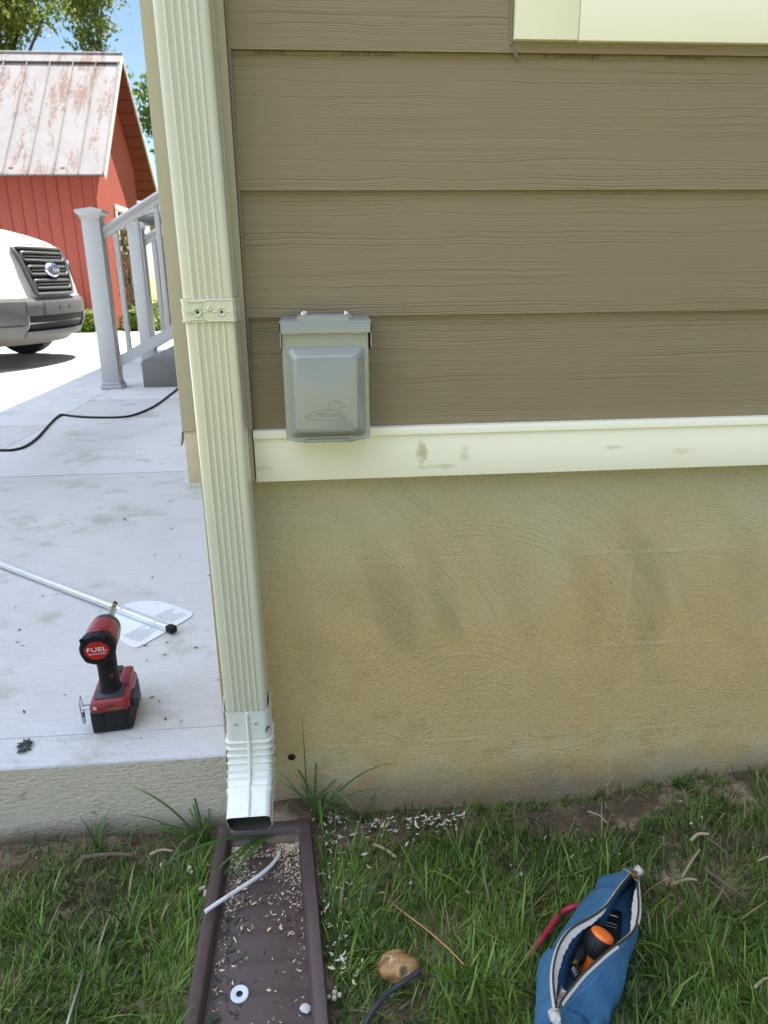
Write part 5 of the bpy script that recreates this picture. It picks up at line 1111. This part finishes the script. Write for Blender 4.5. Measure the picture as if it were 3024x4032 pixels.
o = mb.build('grille_bars', M_GRIL, van, W_, smooth=60); o.parent = gr
mb = MB(); c = gpt(.5, .52, .03); mb.lathe([(.088, -.02), (.085, .012), (.072, .035), (.066, .038)], (0, 0, 0), (1, 0, 0), 32); mb.v = [(p[0] + c.x, p[1] * 1.22 + c.y, p[2] * .86 + c.z) for p in mb.v]; em = mb.build('emblem', M_CHROME, van, W_); em.parent = gr
mb = MB(); mb.lathe([(.064, .036), (.062, .041), (.0001, .043)], (0, 0, 0), (1, 0, 0), 32); mb.v = [(p[0] + c.x, p[1] * 1.25 + c.y, p[2] * .80 + c.z) for p in mb.v]
add_text(mb, "Ford", .062, (c.x + .0445, c.y, c.z), (0, 1, 0), (0, 0, 1), .0008, .95, .3, mi=1); em2 = mb.build('emblem_face', [M_OVAL, M_CHROME], van, W_); em2.parent = gr
for s in (-1, 1):
    hs = (lambda t: (-(.90 + .05 * math.sin(t * 3.14)), -(.60 + .10 * (1 - t) ** 2 + .06 * t ** 4))) if s < 0 else (lambda t: (.60 + .10 * (1 - t) ** 2 + .06 * t ** 4, .90 + .05 * math.sin(t * 3.14)))
    q = patch(0, 0, .80, 1.10, .012, 10, 12, hs); hl = q.build('headlight', M_LENS, van, W_, smooth=60)
    q = patch(0, 0, .765, 1.12, .004, 10, 12, lambda t: tuple(v * k for v, k in zip(hs(t), (1.02, .965) if s < 0 else (.965, 1.02)))); o = q.build('headlight_bezel', M_BLKP, van, W_); o.parent = hl
    mb = MB(); mb.lathe([(.085, -.03), (.085, .012), (.07, .02), (.0001, .01)], vs(s * .77, .93, .0), (1, s * .5, 0), 20); o = mb.build('headlight_bowl', M_CHROME, van, W_); o.parent = hl
    mb = MB(); mb.box(-1.55, -1.35, min(s * .95, s * 1.15), max(s * .95, s * 1.15), 1.38, 1.66, .04, 3); mb.build('door_mirror', M_BLKP, van, W_)
    for xw in (-.98, -4.4):
        mb = MB(); mb.lathe([(.20, -.11), (.31, -.11), (.345, -.09), (.352, -.04), (.352, .04), (.345, .09), (.31, .11), (.20, .11)], (xw, s * .86, .352), (0, 1, 0), 32); wh = mb.build('wheel', M_TYRE, van, W_); mb = MB(); mb.lathe([(.21, -.09), (.20, -.06), (.05, -.08), (.0001, -.085)] if s < 0 else [(.21, .09), (.20, .06), (.05, .08), (.0001, .085)], (xw, s * .86, .352), (0, 1, 0), 24); o = mb.build('rim', M_RIM, van, W_); o.parent = wh
mb = MB(); mb.loft([[vs(-.88 + 1.76 * i / 30, z, .006) for i in range(31)] for z in (1.142, 1.150)], False)
for s in (-1, 1): mb.loft([[vs(s * (.54 + .36 * i / 10), 1.142 - .045 * (i / 10) * 0 + dz, .006) for i in range(11)] for dz in (-.008, 0)], False)
mb.build('hood_gap', M_VOID, van, W_)
mb = MB(); mb.loft([[(x0 + .012 + plan(s, hw, D)[0], plan(s, hw, D)[1], z) for s in np.linspace(-.8, .8, 21)] for z, x0, hw, D in ((1.44, -1.06, .90, .30), (1.93, -1.595, .86, .22), (2.22, -1.9, .83, .2))], False); mb.build('windshield', M_GLASS, van, W_)

# ------------------------------------------------------------------ barn
barn = thing('barn', 'small red board barn with rusty white standing seam roof beyond the van', 'barn', (-6, 13, -.85))
BX0, BX1, BY0, BY1, RY, RZ = -9.2, -3.33, 11.55, 14.35, 12.95, 3.50
SLP = 1.03
mb = MB(); x = BX0
while x < BX1 - .01:
    x1 = min(x + .19, BX1); mb.box(x + .005, x1 - .005, BY0 - .02, BY0, -.95, 2.0, .006); x = x1
mb.box(BX0, BX1 - .001, BY0 - .006, BY1, -.95, 1.75); mb.build('wall', M_RED, barn, smooth=30)
mb = MB(); zr = lambda y: RZ - SLP * abs(y - RY) - .07
mb.prism([(BY0, -.95), (BY1, -.95), (BY1, zr(BY1)), (RY, zr(RY)), (BY0, zr(BY0))], 0, BX1 - .0005, BX1 + .02); mb.box(BX1 + .0205, BX1 + .026, 13.42, 13.435, .2, 1.6); mb.box(BX1 + .0005, BX1 + .03, BY0 - .028, BY0 + .06, -.95, 1.75); mb.build('gable_wall', M_RED, barn, smooth=0)
RX0, RX1, EY = BX0 - .3, -3.0, 1.95
for s, nm in ((-1, 'front'), (1, 'rear')):
    mb = MB(); P0 = (RY, RZ); P1 = (RY + s * EY, RZ - SLP * EY); mb.prism([P0, P1, (P1[0], P1[1] - .02), (P0[0], P0[1] - .02)], 0, RX0, RX1)
    nrm = Vector((0, s * SLP, 1)).normalized(); x = RX1 - .015
    while x > RX0:
        a = Vector((x, P0[0], P0[1])); b = Vector((x, P1[0], P1[1])); jit = random.uniform(-.004, .004)
        mb.loft([[a + Vector((-.008, 0, 0)), a + nrm * .032 + Vector((-.006, 0, 0)), a + nrm * .032 + Vector((.006, 0, 0)), a + Vector((.008, 0, 0))], [b + Vector((-.008 + jit, 0, 0)), b + nrm * .032 + Vector((-.006 + jit, 0, 0)), b + nrm * .032 + Vector((.006 + jit, 0, 0)), b + Vector((.008 + jit, 0, 0))]], True, True, True); x -= .365
    mb.build('roof', M_ROOF, barn, smooth=30)
    mb = MB(); n = 12
    for k in range(n):
        t0, t1 = k / n + .004, (k + 1) / n - .004; y0, z0 = RY + s * EY * t0, RZ - SLP * EY * t0 - .024; y1, z1 = RY + s * EY * t1, RZ - SLP * EY * t1 - .024
        mb.prism([(y0, z0), (y1, z1), (y1, z1 - .02), (y0, z0 - .02)], 0, RX0 + .02, RX1 - .02)
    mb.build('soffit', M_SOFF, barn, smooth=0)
    mb = MB(); mb.prism([(RY, RZ + .012), (RY + s * (EY + .02), RZ - SLP * EY - .01), (RY + s * (EY + .02), RZ - SLP * EY - .075), (RY, RZ - .055)], 0, RX1 + .0005, RX1 + .022); mb.build('barge_board', M_TRIMW, barn, smooth=0)
mb = MB(); mb.tube([(RX0, RY, RZ + .03), (RX1 + .01, RY, RZ + .03)], .035, 10); 
for s in (-1, 1): mb.prism([(RY, RZ + .045), (RY + s * .16, RZ - .115), (RY + s * .16, RZ - .13), (RY, RZ + .03)], 0, RX0, RX1 + .01)
mb.build('ridge_cap', M_ROOF, barn)
mb = MB()
for x in np.arange(RX1 - .62, RX0, -.75): mb.box(x - .03, x + .03, RY - EY + .08, BY0 + .02, RZ - SLP * EY + .02, RZ - SLP * EY + .10)
mb.build('rafter_tail', M_RED, barn, smooth=0)
# gable window
wy0, wy1, wz0, wz1 = 12.52, 13.42, .40, 1.20
mb = MB(); xw = BX1 + .021
for a in ((wy0, wy1, wz1 - .11, wz1), (wy0, wy0 + .11, wz0 + .151, wz1 - .111), (wy1 - .11, wy1, wz0 + .151, wz1 - .111), (wy0 - .03, wy1 + .03, wz0, wz0 + .15)): mb.box(xw, xw + .03, a[0], a[1], a[2], a[3], .004)
wf = mb.build('window', M_TRIMW, barn)
mb = MB(); mb.box(xw, xw + .006, wy0 + .112, wy1 - .112, wz0 + .152, wz1 - .112); o = mb.build('pane', M_GLASS, barn, smooth=0); o.parent = wf
mb = MB(); mb.box(xw + .0065, xw + .02, 12.955, 12.985, wz0 + .152, wz1 - .112); o = mb.build('glazing_bar', M_TRIMW, barn); o.parent = wf

# pale house and fence glimpsed behind the barn
nb = thing('neighbour_house', 'pale grey house with red striped gable glimpsed between barn and downspout', 'house', (0, 22, -.85))
mb = MB(); mb.box(-4.3, 4, 20, 26, -.9, 1.35); mb.build('wall', M_HOUSEB, nb, smooth=0)
mb = MB(); mb.prism([(19.4, 1.25), (23, 2.2), (26.6, 1.25), (26.6, 1.4), (23, 2.35), (19.4, 1.4)], 0, -4.6, 4.4); mb.build('roof', M_SHING, nb, smooth=0)
for x in (-3.7, -2.9, -1.6):
    mb = MB(); mb.box(x, x + .55, 19.975, 19.999, .1, .95); mb.build('window', M_GLASS, nb, smooth=0)
fn = thing('picket_fence', 'dark board fence behind the railings beside the barn', 'fence', (-1.5, 16, -.85)); mb = MB()
for x in np.arange(-3.3, .6, .13): mb.box(x, x + .11, 15.6, 15.63, -.9, .45 + random.uniform(-.02, .02), .004)
mb.build('boards', M_TWIG, fn); mb = MB(); mb.box(-3.3, .6, 15.631, 15.67, -.5, -.42); mb.box(-3.3, .6, 15.631, 15.67, .1, .18); mb.build('rails', M_TWIG, fn)

# ------------------------------------------------------------------ foliage
def leaf_mesh(name, C, size, mat, cols, parent, flat=0.0, droop=0.0):
    """C (n,3) leaf centres -> folded leaf pairs of triangles"""
    n = len(C); az = RNG.random(n) * 6.283; tl = RNG.normal(0, .7, n) * (1 - flat) + droop; s = size * (.55 + .75 * RNG.random(n))
    d = np.c_[np.cos(az) * np.cos(tl), np.sin(az) * np.cos(tl), np.sin(tl)]; r = RNG.normal(0, 1, (n, 3)) * (1 - flat * .8) + np.array([0, 0, flat * 2.5]); sd = np.cross(d, r); sd /= np.linalg.norm(sd, axis=1)[:, None] + 1e-9; nr = np.cross(sd, d)
    s = s[:, None]; V = np.stack([C - d * s * .5, C + sd * s * .30 + nr * s * .10 - d * s * .05, C + d * s * .55, C - sd * s * .30 + nr * s * .10 - d * s * .05], 1).reshape(-1, 3)
    b = (np.arange(n) * 4)[:, None]; T = np.concatenate([np.c_[b, b + 1, b + 2], np.c_[b, b + 2, b + 3]])
    return big_mesh(name, V, T, mat, np.repeat(cols, 4, 0), parent=parent)
def tree(label, base, cc, rad, nl, per, lsize, seed, cola, colb, cl=.42, droop=-.3):
    global RNG
    rr = random.Random(seed); RNG = np.random.default_rng(seed); base = Vector(base); cc = Vector(cc); o = thing('tree', label, 'tree', base, 0, 'trees beyond the barn')
    tk = MB(); H = (cc - base); lim = MB(); tips = []
    tp = [base + H * t + Vector((rr.uniform(-.15, .15), rr.uniform(-.15, .15), 0)) * (1 if 0 < t < 1 else 0) for t in (0, .25, .5, .75, 1.0, 1.25)]
    tr_ = rad[0] * .055 + .06; tk.tube(catmull(tp, 4), [tr_ * (1 - .75 * k / 20) for k in range(21)], 10); tk.build('trunk', M_BARK, o)
    for i in range(nl):
        t = rr.uniform(.45, 1.2); s = catmull(tp, 4); st_ = s[min(20, int(t / 1.25 * 20))]; v = Vector((rr.gauss(0, 1), rr.gauss(0, 1), rr.gauss(0.1, .8))).normalized(); k = rr.uniform(.55, 1.0)
        e = cc + Vector((v.x * rad[0] * k, v.y * rad[1] * k, v.z * rad[2] * k)); md = st_.lerp(e, .5) + Vector((rr.uniform(-.2, .2), rr.uniform(-.2, .2), rr.uniform(0, .4)))
        c = catmull([st_, md, e], 5); lim.tube(c, [tr_ * .32 * (1 - .85 * q / 10) for q in range(11)], 6); tips.append(e)
        for j in range(per):
            a = c[rr.randint(3, 10)]; v2 = Vector((rr.gauss(0, 1), rr.gauss(0, 1), rr.gauss(0, .7))).normalized() * rr.uniform(.35, 1.0) * rad[0] * .28; e2 = a + v2; m2 = a.lerp(e2, .5) + Vector((0, 0, .08)); lim.tube([a, m2, e2], [tr_ * .09, tr_ * .06, tr_ * .025], 5); tips.append(e2)
            for q in range(2): e3 = e2 + Vector((rr.gauss(0, .3), rr.gauss(0, .3), rr.gauss(0, .2))) * rad[0] * .15; lim.tube([m2, e2.lerp(e3, .5), e3], [tr_ * .04, tr_ * .03, tr_ * .012], 4); tips.append(e3)
    lim.build('limbs', M_BARK, o)
    T = np.array([t[:] for t in tips]); nL = 50; C = np.repeat(T, nL, 0) + RNG.normal(0, cl, (len(T) * nL, 3)) * np.array([1, 1, .7]); g = np.repeat(RNG.random(len(T)), nL) * .6 + RNG.random(len(C)) * .5
    g = np.clip(g, 0, 1)[:, None]; cols = np.array(cola) * (1 - g) + np.array(colb) * g
    lm = leaf_mesh('crown', C - np.array(base[:]), lsize, M_LEAF, cols, o, droop=droop); return o
LA, LB = (.045, .085, .014), (.24, .29, .06)
tree('large leafy green tree rising behind the barn roof at left', (-9.3, 24, -.85), (-9.3, 24, 8.6), (3.2, 3.0, 3.2), 40, 4, .15, 3, LA, LB, .27)
tree('leafy branch-laced tree right of the large one behind the barn ridge', (-6.3, 26, -.85), (-6.4, 26, 9.1), (1.5, 2.0, 2.7), 11, 4, .15, 5, LA, LB, .25)
tree('drooping green tree between the barn gable and the corner board', (-1.2, 20, -.85), (-2.0, 20, 3.9), (2.35, 1.6, 2.6), 56, 6, .15, 9, (.03, .07, .014), (.14, .20, .04), .24, -.7)
tree('round green tree far to the right behind the house', (9, 30, -.85), (9, 30, 6), (4.5, 4, 4), 22, 5, .25, 15, LA, LB, .5)
tree('tall green tree far left beyond the drive', (-17, 26, -.85), (-17, 26, 6.5), (4.5, 4, 4.5), 26, 5, .25, 16, LA, LB, .5)
def clump(name, label, cat, c, rad, n, ls, cola, colb, grp=None, flat=.6):
    o = thing(name, label, cat, c, 0, grp); u = RNG.normal(0, 1, (n, 3)); u /= np.linalg.norm(u, axis=1)[:, None]; C = u * (RNG.random(n) ** .4)[:, None] * np.array(rad); C[:, 2] = np.abs(C[:, 2]); g = RNG.random(n)[:, None]
    leaf_mesh('leaves', C, ls, M_IVY, np.array(cola) * (1 - g) + np.array(colb) * g, o, flat=flat)
    mb = MB()
    for k in range(14): e = C[k]; mb.tube([(e[0] * .2, e[1] * .2, 0), (e[0] * .7, e[1] * .7, e[2] * .6), e], [.006, .004, .002], 4)
    mb.build('stems', M_TWIG, o, W_); return o
GA, GB = (.07, .14, .02), (.20, .30, .045)
for i, (x, y, rx, rz, lb) in enumerate(((-3.95, 11.05, .30, .28, 'leafy green plant at the foot of the barn wall by the van bumper'), (-3.48, 10.95, .28, .42, 'tall-leaved green plant at the barn corner left of the railing post'), (-2.75, 11.3, .42, .50, 'bushy yellow-green plant under the barn window'), (-2.55, 12.5, .5, .62, 'bushy green plant at the barn gable seen between balusters'), (-2.0, 13.2, .5, .7, 'large leafy plant right of the barn gable behind the railings'), (-4.7, 11.1, .35, .2, 'low green weeds along the barn wall behind the van'))):
    clump('leafy_plant', lb, 'plant', (x, y, -.86), (rx, .22, rz), 420, .10, GA, GB, 'green plants growing along the barn')
def vine(label, x, y, z0, z1, wd, n):
    o = thing('climbing_vine', label, 'vine', (x, y, z0), 0, 'brown vines climbing the barn gable'); mb = MB()
    for k in range(26):
        q = [(random.gauss(0, wd * .3), random.gauss(0, .03), 0)]
        while q[-1][2] < (z1 - z0) * random.uniform(.6, 1.0): a = q[-1]; q.append((a[0] + random.gauss(0, .03), a[1] + random.gauss(0, .02), a[2] + .12))
        if len(q) > 2: mb.tube(q, .007, 4)
    mb.build('stems', M_TWIG, o, W_); C = np.c_[RNG.normal(0, wd * .5, n), RNG.normal(0, .05, n), RNG.random(n) * (z1 - z0)]; g = RNG.random(n)[:, None]
    leaf_mesh('leaves', C, .08, M_IVY, np.array((.11, .06, .03)) * (1 - g) + np.array((.15, .17, .04)) * g, o); return o
vine('brown twiggy vine on the barn corner behind the first baluster', -2.95, 11.55, -.85, .75, .13, 380)
vine('brown twiggy vine at the rear edge of the barn gable', -2.75, 13.9, -.85, .95, .16, 380)
for o in list(bpy.data.objects):
    if '_base' in o: del o['_base']
print('objects', len(bpy.data.objects))
